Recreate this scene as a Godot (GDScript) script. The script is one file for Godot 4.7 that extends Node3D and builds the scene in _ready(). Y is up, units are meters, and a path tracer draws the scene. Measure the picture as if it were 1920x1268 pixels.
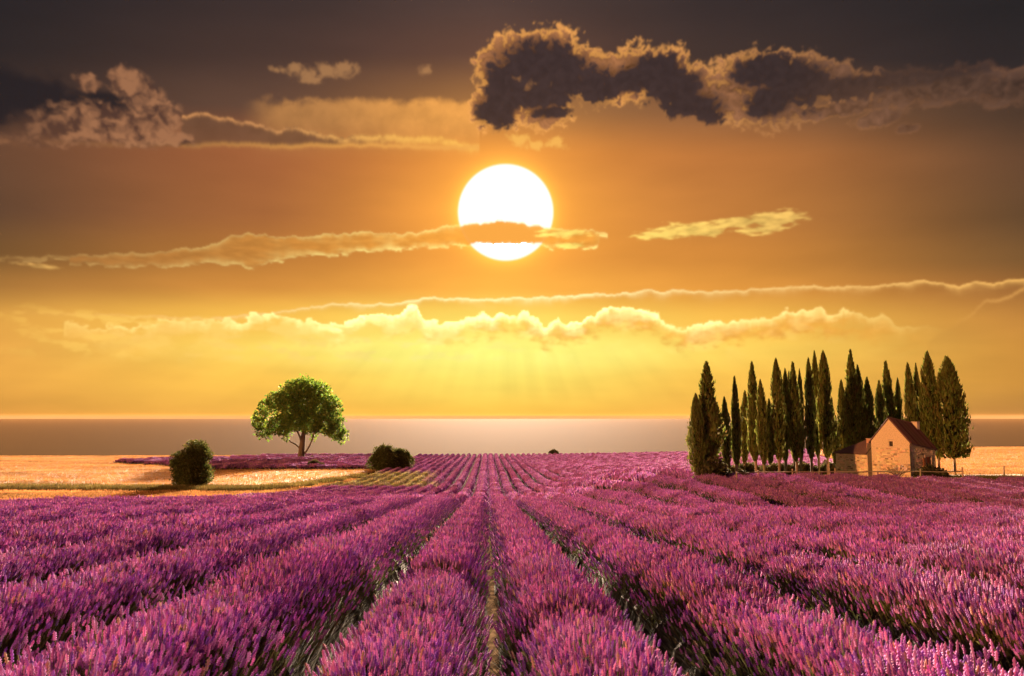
extends Node3D
# A lavender field running down to a hollow and on to a crest above a hazy sea, at sunset.
# Metres, y up, eye at the origin; the rows run along -z.  d = -z is the distance ahead.

const ROW_STEP := 1.66
const EXPOSURE := 3.0
const SUN_AZ := -124.0
const DISC := 270000.0      # sun disc radiance, put into its lower slice so shadows fall longer
const SUN_EL := 12.0
const HORIZON_FAR := 10000.0

var M := {}
var taken := {}
var rng := RandomNumberGenerator.new()
var na := FastNoiseLite.new()
var nb := FastNoiseLite.new()
var nc := FastNoiseLite.new()

# ------------------------------------------------------------------ helpers
class MB:
	var v := PackedVector3Array()
	var n := PackedVector3Array()
	var c := PackedColorArray()
	func tri(a: Vector3, b: Vector3, e: Vector3, col: Color) -> void:
		var nn := (e - a).cross(b - a).normalized()
		v.append(a); v.append(b); v.append(e)
		n.append(nn); n.append(nn); n.append(nn)
		c.append(col); c.append(col); c.append(col)
	func trin(a: Vector3, b: Vector3, e: Vector3, x: Vector3, y: Vector3, z: Vector3, col: Color) -> void:
		v.append(a); v.append(b); v.append(e)
		n.append(x); n.append(y); n.append(z)
		c.append(col); c.append(col); c.append(col)
	func quad(a: Vector3, b: Vector3, e: Vector3, d: Vector3, col: Color) -> void:
		tri(a, b, e, col); tri(a, e, d, col)
	func box(lo: Vector3, hi: Vector3, col: Color) -> void:
		hexa(Vector3(lo.x, lo.y, hi.z), Vector3(hi.x, lo.y, hi.z), Vector3(hi.x, lo.y, lo.z), Vector3(lo.x, lo.y, lo.z),
			Vector3(lo.x, hi.y, hi.z), Vector3(hi.x, hi.y, hi.z), Vector3(hi.x, hi.y, lo.z), Vector3(lo.x, hi.y, lo.z), col)
	# bottom a b c d and top e f g h, anticlockwise seen from above, starting front left
	func hexa(a: Vector3, b: Vector3, cc: Vector3, d: Vector3, e: Vector3, f: Vector3, g: Vector3, h: Vector3, col: Color) -> void:
		quad(e, f, b, a, col); quad(f, g, cc, b, col); quad(g, h, d, cc, col); quad(h, e, a, d, col)
		quad(h, g, f, e, col); quad(a, b, cc, d, col)
	# a round bar along points with radii, smooth normals
	func tube(pts: Array, rad: Array, sides: int, col: Color, cap := true) -> void:
		var prev: Array = []
		var prevn: Array = []
		var ref := Vector3(0.31, 0.11, 0.94)
		for i in pts.size():
			var p: Vector3 = pts[i]
			var dir: Vector3 = ((pts[mini(i + 1, pts.size() - 1)] as Vector3) - (pts[maxi(i - 1, 0)] as Vector3)).normalized()
			var s := dir.cross(ref).normalized()
			var t := s.cross(dir)
			var ring: Array = []
			var ringn: Array = []
			for k in sides:
				var ang := TAU * k / sides
				var o := s * cos(ang) + t * sin(ang)
				ring.append(p + o * float(rad[i])); ringn.append(o)
			if i > 0:
				for k in sides:
					var l := (k + 1) % sides
					trin(prev[k], ring[l], ring[k], prevn[k], ringn[l], ringn[k], col)
					trin(prev[k], prev[l], ring[l], prevn[k], prevn[l], ringn[l], col)
			prev = ring; prevn = ringn
		if cap:
			for k in range(1, sides - 1):
				tri(prev[0], prev[k], prev[k + 1], col)
	func mesh() -> ArrayMesh:
		var a := []
		a.resize(Mesh.ARRAY_MAX)
		a[Mesh.ARRAY_VERTEX] = v; a[Mesh.ARRAY_NORMAL] = n; a[Mesh.ARRAY_COLOR] = c
		var m := ArrayMesh.new()
		m.add_surface_from_arrays(Mesh.PRIMITIVE_TRIANGLES, a)
		return m

func numbered(called: String) -> String:
	var k: int = taken.get(called, -1) + 1
	taken[called] = k
	return called if k == 0 else "%s_%03d" % [called, k]

func tag(o: Node3D, label: String, category: String, group := "") -> Node3D:
	o.set_meta("label", label)
	if category: o.set_meta("category", category)
	if group: o.set_meta("group", group)
	return o

func thing(called: String, label: String, category: String, at: Vector3, turn := 0.0, group := "") -> Node3D:
	var o := Node3D.new()
	o.name = numbered(called)
	add_child(o)
	o.position = at
	o.rotation.y = turn
	return tag(o, label, category, group)

func part(called: String, mesh: Mesh, mat: Material, parent: Node) -> MeshInstance3D:
	var o := MeshInstance3D.new()
	o.mesh = mesh
	o.material_override = mat
	o.name = called if parent != self else numbered(called)
	parent.add_child(o, true)
	return o

func many(called: String, mesh: Mesh, mat: Material, xf: Array, cols: Array, parent: Node) -> MultiMeshInstance3D:
	var mm := MultiMesh.new()
	mm.transform_format = MultiMesh.TRANSFORM_3D
	mm.use_colors = true
	mm.mesh = mesh
	mm.instance_count = xf.size()
	for i in xf.size():
		mm.set_instance_transform(i, xf[i])
		mm.set_instance_color(i, cols[i])
	var o := MultiMeshInstance3D.new()
	o.multimesh = mm
	o.material_override = mat
	o.name = called if parent != self else numbered(called)
	parent.add_child(o, true)
	o.set_meta("kind", "stuff")
	return o

func veg(rough := 0.8, back := 0.0) -> StandardMaterial3D:
	var m := StandardMaterial3D.new()
	m.vertex_color_use_as_albedo = true
	m.roughness = rough
	m.metallic_specular = 0.12
	m.cull_mode = BaseMaterial3D.CULL_DISABLED
	if back > 0:
		m.backlight_enabled = true
		m.backlight = Color(back, back, back)
	return m

func lin(r: float, g: float, b: float) -> Color:
	return Color(r, g, b)

func vary(c: Color, amount: float) -> Color:
	var f := 1.0 + rng.randf_range(-amount, amount)
	return Color(c.r * f * (1 + rng.randf_range(-amount, amount) * 0.4), c.g * f * (1 + rng.randf_range(-amount, amount) * 0.4), c.b * f, 1)

func sstep(a: float, b: float, x: float) -> float:
	return smoothstep(a, b, x)

# ------------------------------------------------------------------ the lie of the land
const PD := [-400.0, -80.0, -20.0, 0.0, 5.0, 25.0, 48.0, 60.0, 72.0, 86.0, 110.0, 160.0, 227.0, 245.0, 300.0, 420.0, 700.0]
const PY := [0.8, 0.2, -0.5, -1.5, -1.89, -3.45, -5.25, -6.5, -7.6, -8.5, -9.33, -10.35, -11.75, -12.05, -17.0, -34.0, -75.0]

func profile(d: float) -> float:
	d = clampf(d, PD[0], PD[-1] - 0.01)
	var i := 0
	while PD[i + 1] <= d: i += 1
	var m0 := _slope(i)
	var m1 := _slope(i + 1)
	var h: float = PD[i + 1] - PD[i]
	var t: float = (d - PD[i]) / h
	var t2 := t * t
	var t3 := t2 * t
	return (2 * t3 - 3 * t2 + 1) * PY[i] + (t3 - 2 * t2 + t) * h * m0 + (3 * t2 - 2 * t3) * PY[i + 1] + (t3 - t2) * h * m1

func _slope(i: int) -> float:
	if i == 0 or i == PD.size() - 1: return 0.0
	return (PY[i + 1] - PY[i - 1]) / (PD[i + 1] - PD[i - 1])

const KNOLL_D := [35.0, 45.0, 55.0, 63.0, 72.0, 85.0, 100.0, 200.0]
const KNOLL_Y := [0.0, 0.8, 1.66, 2.24, 2.6, 2.3, 1.87, 1.87]

func knoll(d: float) -> float:      # the level shoulder on the right that carries the grove
	if d <= 35.0: return 0.0
	if d >= 200.0: return KNOLL_Y[7]
	var i := 0
	while KNOLL_D[i + 1] <= d: i += 1
	return lerpf(KNOLL_Y[i], KNOLL_Y[i + 1], smoothstep(0.0, 1.0, (d - KNOLL_D[i]) / (KNOLL_D[i + 1] - KNOLL_D[i])) * 0.4 + 0.6 * (d - KNOLL_D[i]) / (KNOLL_D[i + 1] - KNOLL_D[i]))

func ground(x: float, d: float) -> float:
	var y := profile(d) - 0.75
	var back := sstep(100, 190, d)
	y += knoll(d) * sstep(3, 15, x) * (1 - back) + 2.3 * sstep(0, 170, x) * back
	return y

func spot(x: float, d: float, up := 0.0) -> Vector3:
	return Vector3(x, ground(x, d) + up, -d)

func left_edge(d: float) -> float:      # where the lavender ends on the left
	if d < 80: return -28.0
	if d < 112: return lerpf(-28.0, -20.5, (d - 80) / 32.0)
	if d < 150: return -20.5
	return lerpf(-20.5, -27.0, (d - 150) / 90.0)

func right_wheat(x: float, d: float) -> bool:
	return d > 68 and x > 40.6 and d < 68 + (x - 40.6) / 0.34

# ------------------------------------------------------------------ sky
const SKY_EL := [0.0, 2.7, 5.1, 7.1, 9.5, 11.8, 14.9, 19.1, 22.4, 26.0, 29.4, 45.0, 90.0]
const SKY_ROW := [
	"d0913f f0b34b fbc64e f0b34b b07c3d d0a27c", "eba84a fdc552 ffe468 fdc452 d0923f d6a67e", "eaa64b ffd25c fff67e ffd05a d39340 d0a07c", "dea048 ffc552 ffe066 fec352 c6883e c4947a",
	"a8753a d69040 fdb048 e79c42 a36c37 b48876", "74522f b97838 f39e42 d38a3c 7d5832 a47d72", "5f4432 a8683a fba243 c67f3d 66492f 96746e", "694834 a4623a e6903f bd763c 6b4a33 826769",
	"3f302b 654839 a06c40 8c5f3e 4f3a2d 745f66", "2e2727 4a3731 66473b 453530 302929 685862", "2a2527 3e312f 54403a 3a2f2e 292526 625460", "2c2629 352b2d 403333 352b2d 2c2629 54495a", "443a46 443a46 443a46 443a46 443a46 443a46"]
const SKY_AZ := [-34.0, -16.4, 0.0, 17.0, 36.0]
var sky_tab: Array = []

func sky_base(az: float, el: float) -> Vector3:
	var q := maxf(cos(deg_to_rad(az)), 0.6)
	var e := rad_to_deg(atan2(sin(deg_to_rad(el)), cos(deg_to_rad(el)) * q)) if el > 0 else 0.0
	var r := 0
	while r < SKY_EL.size() - 2 and SKY_EL[r + 1] <= e: r += 1
	var t := clampf((e - SKY_EL[r]) / (SKY_EL[r + 1] - SKY_EL[r]), 0, 1)
	t = lerpf(t, t * t * (3 - 2 * t), 0.5)
	return _sky_row(r, az).lerp(_sky_row(r + 1, az), t)

func _sky_row(r: int, az: float) -> Vector3:
	var row: Array = sky_tab[r]
	if az <= SKY_AZ[0] or az >= SKY_AZ[4]:
		var edge: Vector3 = row[0] if az < 0 else row[4]
		var t := smoothstep(20.0, 150.0, absf(az))
		var t0 := smoothstep(20.0, 150.0, absf(SKY_AZ[0] if az < 0 else SKY_AZ[4]))
		return edge.lerp(row[5], (t - t0) / (1.0 - t0))
	var k := 0
	while SKY_AZ[k + 1] <= az: k += 1
	var s: float = (az - SKY_AZ[k]) / (SKY_AZ[k + 1] - SKY_AZ[k])
	s = lerpf(s, s * s * (3 - 2 * s), 0.45)
	return (row[k] as Vector3).lerp(row[k + 1], s)

func c3(hex: String) -> Vector3:
	var c := Color(hex).srgb_to_linear()
	return Vector3(c.r, c.g, c.b)

# height of a wandering cloud edge, one value for each column of the picture of the sky
func edge_line(pts: Array, a0: float, step: float, n: int, rough: float, seed_: float, freq := 1.0) -> PackedFloat32Array:
	var out := PackedFloat32Array()
	for i in n:
		var a := a0 + step * i
		var e := -99.0
		if a >= pts[0].x and a <= pts[-1].x:
			var k := 0
			while k < pts.size() - 2 and pts[k + 1].x <= a: k += 1
			var t: float = (a - pts[k].x) / (pts[k + 1].x - pts[k].x)
			t = lerpf(t, t * t * (3 - 2 * t), 0.5)
			e = lerpf(pts[k].y, pts[k + 1].y, t) + rough * (na.get_noise_2d(a * 7.0 * freq, seed_) + 0.5 * absf(na.get_noise_2d(a * 22.0 * freq, seed_ + 31)))
		out.append(e)
	return out

# a heap of soft ellipses roughened by noise: about 0 at the edge, rising inwards
func heap(blobs: Array, a: float, e: float) -> float:
	var best := -4.0
	for b in blobs:
		var dx: float = (a - b.x) / b.z
		var dy: float = (e - b.y) / b.w
		var f := 1.0 - sqrt(dx * dx + dy * dy)
		best = maxf(best, f) + 0.25 * maxf(0.0, minf(best, f) + 0.3)
	return best

func make_sky() -> ImageTexture:
	for r in SKY_ROW:
		var row := []
		for h in r.split(" "): row.append(c3(h))
		sky_tab.append(row)
	na.seed = 3; na.noise_type = FastNoiseLite.TYPE_SIMPLEX; na.fractal_octaves = 4; na.frequency = 0.1
	nb.seed = 8; nb.noise_type = FastNoiseLite.TYPE_SIMPLEX_SMOOTH; nb.fractal_octaves = 5; nb.fractal_gain = 0.5; nb.frequency = 0.22
	nc.seed = 21; nc.noise_type = FastNoiseLite.TYPE_SIMPLEX_SMOOTH; nc.fractal_octaves = 4; nc.frequency = 0.07
	var W := 4096
	var H := 2048
	var im := Image.create(256, 128, false, Image.FORMAT_RGBF)
	for j in 128:
		for i in 256:
			var c := sky_base((i + 0.5) / 256.0 * 360 - 180, 90 - (j + 0.5) / 128.0 * 180) / EXPOSURE
			im.set_pixel(i, j, Color(c.x, c.y, c.z))
	im.resize(W, H, Image.INTERPOLATE_CUBIC)
	var step := 360.0 / W
	var i0 := int((-44.0 + 180) / step)
	var n := int(90.0 / step)
	var a0 := (i0 + 0.5) * step - 180
	var j0 := int((90.0 - 33.0) / step)
	var j1 := int((90.0 + 0.5) / step)

	# the long clouds, from top to bottom
	var streak := edge_line([Vector2(-22.10, 20.19), Vector2(-21.24, 20.38), Vector2(-18.94, 20.33), Vector2(-16.37, 19.99), Vector2(-13.37, 20.07), Vector2(-11.05, 19.86), Vector2(-8.70, 19.98), Vector2(-7.12, 20.28), Vector2(-4.72, 20.17), Vector2(-2.70, 20.08), Vector2(-0.66, 19.75)], a0, step, n, 0.26, 1.0, 0.55)
	var streak_low := edge_line([Vector2(-34.19, 16.47), Vector2(-32.55, 16.78), Vector2(-26.61, 17.61), Vector2(-22.01, 18.20), Vector2(-18.15, 18.67), Vector2(-8.69, 19.46), Vector2(-0.66, 19.56)], a0, step, n, 0.12, 5.0)
	var band_top := edge_line([Vector2(-19.32, 21.05), Vector2(-17.90, 21.64), Vector2(-14.19, 22.12), Vector2(-8.76, 22.64), Vector2(-4.75, 22.75), Vector2(-0.68, 22.94)], a0, step, n, 0.10, 8.0, 0.3)
	var long_up := edge_line([Vector2(-33.76, 9.40), Vector2(-32.14, 9.68), Vector2(-27.80, 10.31), Vector2(-24.03, 10.84), Vector2(-20.70, 11.45), Vector2(-19.67, 11.82), Vector2(-18.29, 12.51), Vector2(-16.86, 12.66), Vector2(-15.39, 12.50), Vector2(-13.91, 12.66), Vector2(-11.66, 13.02), Vector2(-8.96, 13.30), Vector2(-7.01, 13.18), Vector2(-4.64, 13.44), Vector2(-3.04, 13.90), Vector2(-1.44, 14.16), Vector2(1.38, 14.34), Vector2(3.39, 14.10), Vector2(5.40, 13.62), Vector2(7.40, 13.62), Vector2(8.99, 13.23)], a0, step, n, 0.16, 11.0)
	var long_low := edge_line([Vector2(-28.38, 9.81), Vector2(-26.22, 9.83), Vector2(-21.67, 10.21), Vector2(-19.62, 10.51), Vector2(-17.14, 10.45), Vector2(-15.35, 11.04), Vector2(-12.38, 11.50), Vector2(-8.94, 12.00), Vector2(-4.62, 12.36), Vector2(-1.43, 12.57), Vector2(1.38, 12.71), Vector2(3.79, 12.62), Vector2(4.99, 12.42), Vector2(6.99, 12.39), Vector2(8.39, 12.71)], a0, step, n, 0.2, 17.0)
	var rim := edge_line([Vector2(-34.10, 6.27), Vector2(-31.95, 6.47), Vector2(-27.61, 6.60), Vector2(-20.17, 6.69), Vector2(-16.68, 7.11), Vector2(-13.77, 7.60), Vector2(-10.78, 8.12), Vector2(-7.71, 8.13), Vector2(-4.58, 8.66), Vector2(-0.61, 8.62), Vector2(3.38, 8.71), Vector2(5.77, 8.81), Vector2(7.75, 8.98), Vector2(9.32, 8.87), Vector2(11.87, 9.16), Vector2(12.83, 8.94), Vector2(14.17, 9.13), Vector2(15.12, 8.90), Vector2(18.84, 8.90), Vector2(22.43, 8.94), Vector2(26.51, 8.71), Vector2(28.46, 8.68), Vector2(29.74, 8.83), Vector2(30.97, 8.66), Vector2(32.16, 8.28), Vector2(33.06, 8.58), Vector2(33.92, 8.27), Vector2(35.07, 8.43), Vector2(37.50, 8.09)], a0, step, n, 0.12, 23.0)
	var heap_top := edge_line([Vector2(-28.47, 5.79), Vector2(-24.15, 6.17), Vector2(-21.86, 6.50), Vector2(-18.78, 6.57), Vector2(-17.72, 6.39), Vector2(-16.67, 6.96), Vector2(-15.23, 7.31), Vector2(-13.75, 6.84), Vector2(-12.26, 6.65), Vector2(-10.74, 6.46), Vector2(-8.85, 7.21), Vector2(-7.69, 7.46), Vector2(-7.10, 7.01), Vector2(-6.34, 7.65), Vector2(-5.36, 7.90), Vector2(-4.56, 6.81), Vector2(-3.38, 6.67), Vector2(-1.80, 7.00), Vector2(-0.61, 7.32), Vector2(1.38, 7.41), Vector2(2.97, 7.41), Vector2(3.77, 6.85), Vector2(4.16, 6.38), Vector2(5.16, 7.16), Vector2(5.95, 6.84), Vector2(7.73, 7.37), Vector2(9.31, 7.89), Vector2(10.49, 7.99), Vector2(12.22, 7.44), Vector2(13.17, 6.72), Vector2(14.68, 6.45), Vector2(17.31, 6.61), Vector2(20.23, 6.81), Vector2(21.31, 7.21), Vector2(23.76, 7.32), Vector2(24.15, 6.93), Vector2(25.78, 7.06), Vector2(26.75, 6.65), Vector2(27.72, 6.53), Vector2(28.65, 5.77), Vector2(30.21, 5.83), Vector2(31.70, 5.19)], a0, step, n, 0.22, 29.0)
	var corner := edge_line([Vector2(30.17, 4.85), Vector2(31.73, 5.74), Vector2(32.65, 6.23), Vector2(33.28, 7.07), Vector2(34.15, 7.27), Vector2(34.73, 7.43), Vector2(35.59, 7.82), Vector2(37.52, 8.35)], a0, step, n, 0.22, 37.0)
	# heaps
	var bank: Array = [Vector4(0.34, 24.98, 1.40, 1.58), Vector4(2.40, 25.79, 2.68, 1.53), Vector4(4.66, 25.76, 2.71, 1.74), Vector4(6.91, 24.65, 2.69, 1.58), Vector4(8.73, 24.05, 2.43, 1.70), Vector4(11.15, 24.27, 2.40, 1.75), Vector4(13.35, 24.30, 2.29, 1.46), Vector4(15.08, 22.93, 2.25, 1.68), Vector4(17.17, 22.04, 2.09, 1.40), Vector4(19.31, 23.55, 2.09, 1.43), Vector4(20.99, 23.69, 2.42, 1.15), Vector4(23.32, 22.86, 2.13, 1.48), Vector4(25.06, 22.27, 1.94, 1.20), Vector4(21.09, 21.61, 3.28, 1.73), Vector4(26.76, 21.84, 2.36, 0.86), Vector4(29.71, 21.17, 2.56, 1.10), Vector4(32.53, 20.81, 2.73, 1.08), Vector4(35.74, 19.98, 2.26, 0.92), Vector4(-0.47, 22.22, 0.98, 1.31), Vector4(1.17, 22.77, 1.97, 1.81), Vector4(4.24, 22.39, 2.12, 1.59), Vector4(25.33, 20.51, 3.44, 0.54), Vector4(27.99, 19.57, 1.65, 0.57), Vector4(29.59, 18.71, 0.83, 0.33)]
	var bank_core: Array = [Vector4(3.84, 24.97, 2.55, 1.48), Vector4(1.78, 23.85, 1.81, 1.43), Vector4(5.68, 24.34, 1.64, 1.77), Vector4(0.96, 22.59, 0.98, 1.52), Vector4(3.42, 23.49, 2.46, 1.07), Vector4(8.32, 23.54, 1.46, 1.07), Vector4(10.75, 23.95, 1.12, 0.70), Vector4(12.75, 24.17, 1.74, 1.19), Vector4(13.91, 23.03, 1.80, 1.27), Vector4(15.43, 21.66, 1.70, 0.92), Vector4(16.76, 20.94, 0.76, 0.50), Vector4(20.43, 23.76, 1.63, 0.88), Vector4(22.23, 22.84, 1.44, 1.15), Vector4(20.73, 21.66, 1.25, 0.83), Vector4(23.64, 22.14, 1.06, 1.15), Vector4(26.41, 21.73, 2.03, 0.60), Vector4(5.05, 22.02, 1.63, 0.33), Vector4(-0.26, 21.96, 0.65, 0.66), Vector4(31.35, 22.00, 3.74, 0.63)]
	var left_core: Array = [Vector4(-31.02, 19.91, 4.35, 1.38), Vector4(-34.33, 18.74, 4.28, 2.00), Vector4(-26.74, 20.18, 1.77, 0.85)]
	var left_puff: Array = [Vector4(-27.90, 21.17, 0.87, 0.57), Vector4(-25.52, 21.61, 1.43, 0.91), Vector4(-24.50, 20.96, 1.32, 1.12), Vector4(-23.45, 19.95, 1.27, 1.08), Vector4(-26.69, 19.10, 2.84, 1.12), Vector4(-29.43, 18.13, 2.69, 0.90), Vector4(-25.04, 18.53, 2.73, 0.94), Vector4(-32.00, 17.02, 2.54, 0.44), Vector4(-22.36, 18.50, 1.36, 0.48)]
	var wisps: Array = [Vector4(-13.67, 23.84, 1.15, 0.55), Vector4(-14.44, 24.11, 0.61, 0.34), Vector4(-11.94, 24.22, 1.55, 0.48), Vector4(-10.77, 24.46, 1.02, 0.42), Vector4(-15.76, 23.89, 0.67, 0.24), Vector4(-4.78, 24.70, 0.49, 0.35), Vector4(-13.08, 23.49, 0.61, 0.31)]
	var small: Array = [Vector4(12.72, 13.10, 1.71, 0.34), Vector4(14.84, 13.34, 2.60, 0.49), Vector4(16.36, 13.11, 1.36, 0.30), Vector4(18.62, 13.71, 2.07, 0.37), Vector4(20.81, 13.69, 2.31, 0.51), Vector4(20.07, 13.09, 1.60, 0.33), Vector4(-29.98, 9.38, 1.10, 0.17), Vector4(5.80, 13.45, 1.84, 0.31), Vector4(6.39, 12.55, 1.28, 0.27), Vector4(-23.86, 7.08, 1.55, 0.11), Vector4(-31.13, 6.70, 1.69, 0.17)]
	var glints: Array = [Vector4(2.39, 20.14, 1.22, 0.52), Vector4(3.61, 19.76, 0.98, 0.37), Vector4(5.24, 19.88, 0.89, 0.45), Vector4(-16.74, 20.02, 1.47, 0.77)]
	var sun := Vector2(1.3, 14.95)

	for j in range(j0, j1):
		var el := 90 - (j + 0.5) * step
		for ii in n:
			var az := a0 + step * ii
			var c := sky_base(az, el)
			var near := exp(-absf(az - 1.3) / 17.0)
			var ns := Vector2((az - sun.x) * cos(deg_to_rad(el)) / cos(deg_to_rad(15)), el - sun.y)
			ns.x *= 0.9659
			var r := ns.length()
			# even grain of thin high cloud
			var hz := nc.get_noise_2d(az * 1.2, el * 5.0)
			c *= 1.0 + 0.07 * hz
			if r < 14: c += Vector3(0.24, 0.12, 0.012) * exp(-r * r / 38.0) + Vector3(0.9, 0.55, 0.05) * exp(-maxf(r - 3.45, 0.0) / 0.5) * 0.5
			if r < 3.7:
				c = c.lerp(Vector3(1.25, 1.2, 1.1), 1 - sstep(3.38, 3.55, r))
			if el > 16.0:
				var wx := nb.get_noise_2d(az * 3.0 + 50, el * 3.0)
				var wy := nb.get_noise_2d(az * 3.0, el * 3.0 + 90)
				var ax := az + wx * 0.4
				var ey := el + wy * 0.4
				var f1 := nb.get_noise_2d(ax * 5.0, ey * 6.0 + 7)
				var f2 := nb.get_noise_2d(ax * 2.2 + 33, ey * 2.6)
				# bright gap under the dark upper sheet
				var yt := band_top[ii]
				if yt > 0:
					var under := sstep(0.25, -0.55, el - yt - 0.5 * f2) * sstep(-4.5, -1.0, el - yt)
					c = c.lerp(c3("b98049").lerp(c3("f0a551"), sstep(-15, -2, az)) * (1 + 0.2 * f2), 0.85 * under * sstep(-18.5, -15.0, az))
				# streak, dark underneath on the left
				var ys := streak[ii]
				if ys > 0:
					var yl := streak_low[ii]
					if el < ys and el > yl: c = c.lerp(c3("6e4c37") * (1 + 0.2 * f2), 0.8 * sstep(-6.0, -12.0, az))
					var wide := lerpf(0.16, 0.36, sstep(-15, -7, az))
					var dy := el - ys + wide * 0.5
					c = c.lerp(c3("cf8f58").lerp(c3("ffbe58"), sstep(-18, -2, az)), 0.92 * exp(-pow(dy / (wide * (1.0 if dy < 0 else 0.5)), 2)) * clampf(0.9 + 0.8 * f1, 0, 1))
				var yl2 := streak_low[ii]
				if yl2 > 0:
					var dl := el - yl2
					c = c.lerp(c3("8a5c3c").lerp(c3("f2aa52"), sstep(-30, -4, az)), 0.75 * exp(-pow(dl / 0.17, 2)))
				# the dark cloud and its brown puffs on the left
				if az < -19:
					var lc := heap(left_core, az, el) + 0.35 * f2
					c = c.lerp(c3("262124"), 0.88 * sstep(-0.15, 0.55, lc))
					var lp := heap(left_puff, az, el) + 0.30 * f1 + 0.42 * f2
					var shade := c3("54392f").lerp(c3("a87350"), clampf(0.45 + 0.8 * f1 + 1.4 * f2 + 0.3 * sstep(-28, -21, az), 0, 1))
					c = c.lerp(shade, 0.85 * sstep(-0.2, 0.35, lp) * sstep(-36, -27, az))
				if az < 0 and az > -20:
					var lw := heap(wisps, az, el) + 0.7 * f1 + 0.5 * f2
					c = c.lerp(c3("c08a58"), 0.6 * sstep(-0.25, 0.9, lw))
				# the great bank at the upper right: smoky dark body, lit where it thins out
				if az > -4:
					var lb := heap(bank, az, el) + 0.34 * f1 + 0.30 * f2
					var cover := sstep(-0.22, 0.10, lb)
					if cover > 0.0:
						var far := sstep(4, 34, az)
						var lk := heap(bank_core, az, el) + 0.62 * f1 + 0.40 * f2
						var thick := sstep(-0.45, 0.14, lk + 0.1 * sstep(0.1, 0.5, lb))
						var fringe := c3("f4a856").lerp(c3("8f6146"), far) * (0.95 + 0.5 * f1 + 0.3 * f2)
						var smoke := c3("9a653f").lerp(c3("664838"), far) * (1.0 + 0.9 * f1 + 0.5 * f2)
						var dark := c3("3f302f").lerp(c3("372b2a"), far) * (1 + 0.3 * f1)
						var body := fringe.lerp(smoke, sstep(0.02, 0.30, lb + 0.25 * f1)).lerp(dark, thick * lerpf(1.0, 0.7, sstep(22, 32, az)))
						# the underside melts into the bright air
						c = c.lerp(body, cover * lerpf(0.96, 0.5, sstep(20, 32, az)) * (1.0 - 0.5 * sstep(21.5, 19.6, el) * sstep(0.3, -0.1, lb)))
				if el < 22 and az > -20 and az < 8:
					var lg := heap(glints, az, el) + 0.9 * f1
					c = c.lerp(c3("ffc05c"), 0.7 * sstep(-0.1, 0.8, lg) * sstep(-16, -2, az))
			elif el > 8.2:
				var f3 := nb.get_noise_2d(az * 3.0, el * 11.0)
				var f4 := nb.get_noise_2d(az * 1.0 + 60, el * 4.0)
				var up := long_up[ii]
				var lo := long_low[ii]
				if up > 0 and lo < 0: lo = up - 0.12
				if up > 0:
					var glow := clampf(near * 1.25, 0, 1)
					var on_disc := sstep(4.2, 3.2, r)
					var inside := sstep(0.0, 0.12, up - el) * sstep(0.0, 0.12, el - lo)
					c = c.lerp(c3("8f6038").lerp(c3("fca941"), glow) * (1 + 0.22 * f3 * (1 - on_disc)), lerpf(0.85, 0.99, on_disc) * inside)
					var edge := c3("bd844f").lerp(c3("ffe684") * 1.3, glow)
					var thin := lerpf(0.45, 0.95, sstep(-34, -14, az))
					# lit fringes: crisp outside, melting into the body
					var t1 := up + 0.04 - el
					var t2 := el - lo + 0.08
					var w1 := (0.06 + 0.10 * clampf(0.5 + 1.6 * f4, 0, 1)) * (1 - 0.3 * on_disc)
					var w2 := (0.09 + 0.24 * clampf(0.45 + 1.6 * f4, 0, 1) * sstep(-27, -16, az)) * (1 - 0.6 * sstep(-7, -1, az))
					c = c.lerp(edge, thin * sstep(-0.05, 0.06, t1) * exp(-maxf(t1, 0.0) / w1) * clampf(1.05 + 1.0 * f3, 0, 1) * lerpf(1.0, 0.75, on_disc) * sstep(-0.3, 0.0, el - lo + 0.15))
					c = c.lerp(edge, thin * sstep(-0.10, 0.10, t2 + 0.3 * f3) * exp(-maxf(t2, 0.0) / w2) * clampf(1.05 + 0.9 * f3, 0, 1) * lerpf(1.0, 0.5, on_disc) * sstep(-0.3, 0.0, up - el + 0.15))
				var ls := heap(small, az, el) + 0.7 * f3 + 0.4 * f4
				if ls > -0.35:
					c = c.lerp(c3("c98a50").lerp(c3("ffdc6c") * 1.08, clampf(near * 1.5, 0, 1)) * (1.0 + 0.45 * f3 + 0.3 * f4), 0.9 * sstep(-0.25, 0.45, ls))
			# the bright-edged sheet and the low heaps near the sea
			if el < 11.0:
				var g1 := nb.get_noise_2d(az * 4.0, el * 7.0)
				var g2 := nb.get_noise_2d(az * 1.1 + 20, el * 2.2)
				var yr := rim[ii]
				var hot := exp(-absf(az - 1.0) / 11.0)
				if yr > 0:
					var tr := yr - el
					var live := sstep(-34, -15, az)
					if tr > 0: c *= 1.0 - 0.11 * exp(-tr / 0.7) * live * sstep(-22, -8, az)
					var w3 := 0.08 + 0.13 * clampf(0.5 + 1.8 * g2, 0, 1)
					c = c.lerp(c3("f7b458").lerp(c3("fff0a8") * 1.2, clampf(hot * 1.7, 0, 1)), live * clampf(1.0 + 0.5 * g1, 0.5, 1) * sstep(-0.06, 0.03, tr) * exp(-maxf(tr - 0.05, 0.0) / w3))
				# blazing mist under the heaps
				c = c.lerp(c3("fff77e"), 0.85 * exp(-pow((az - 0.5) / 13.0, 2)) * exp(-pow((el - 4.6) / 1.3, 2)))
				var yh := heap_top[ii]
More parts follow.
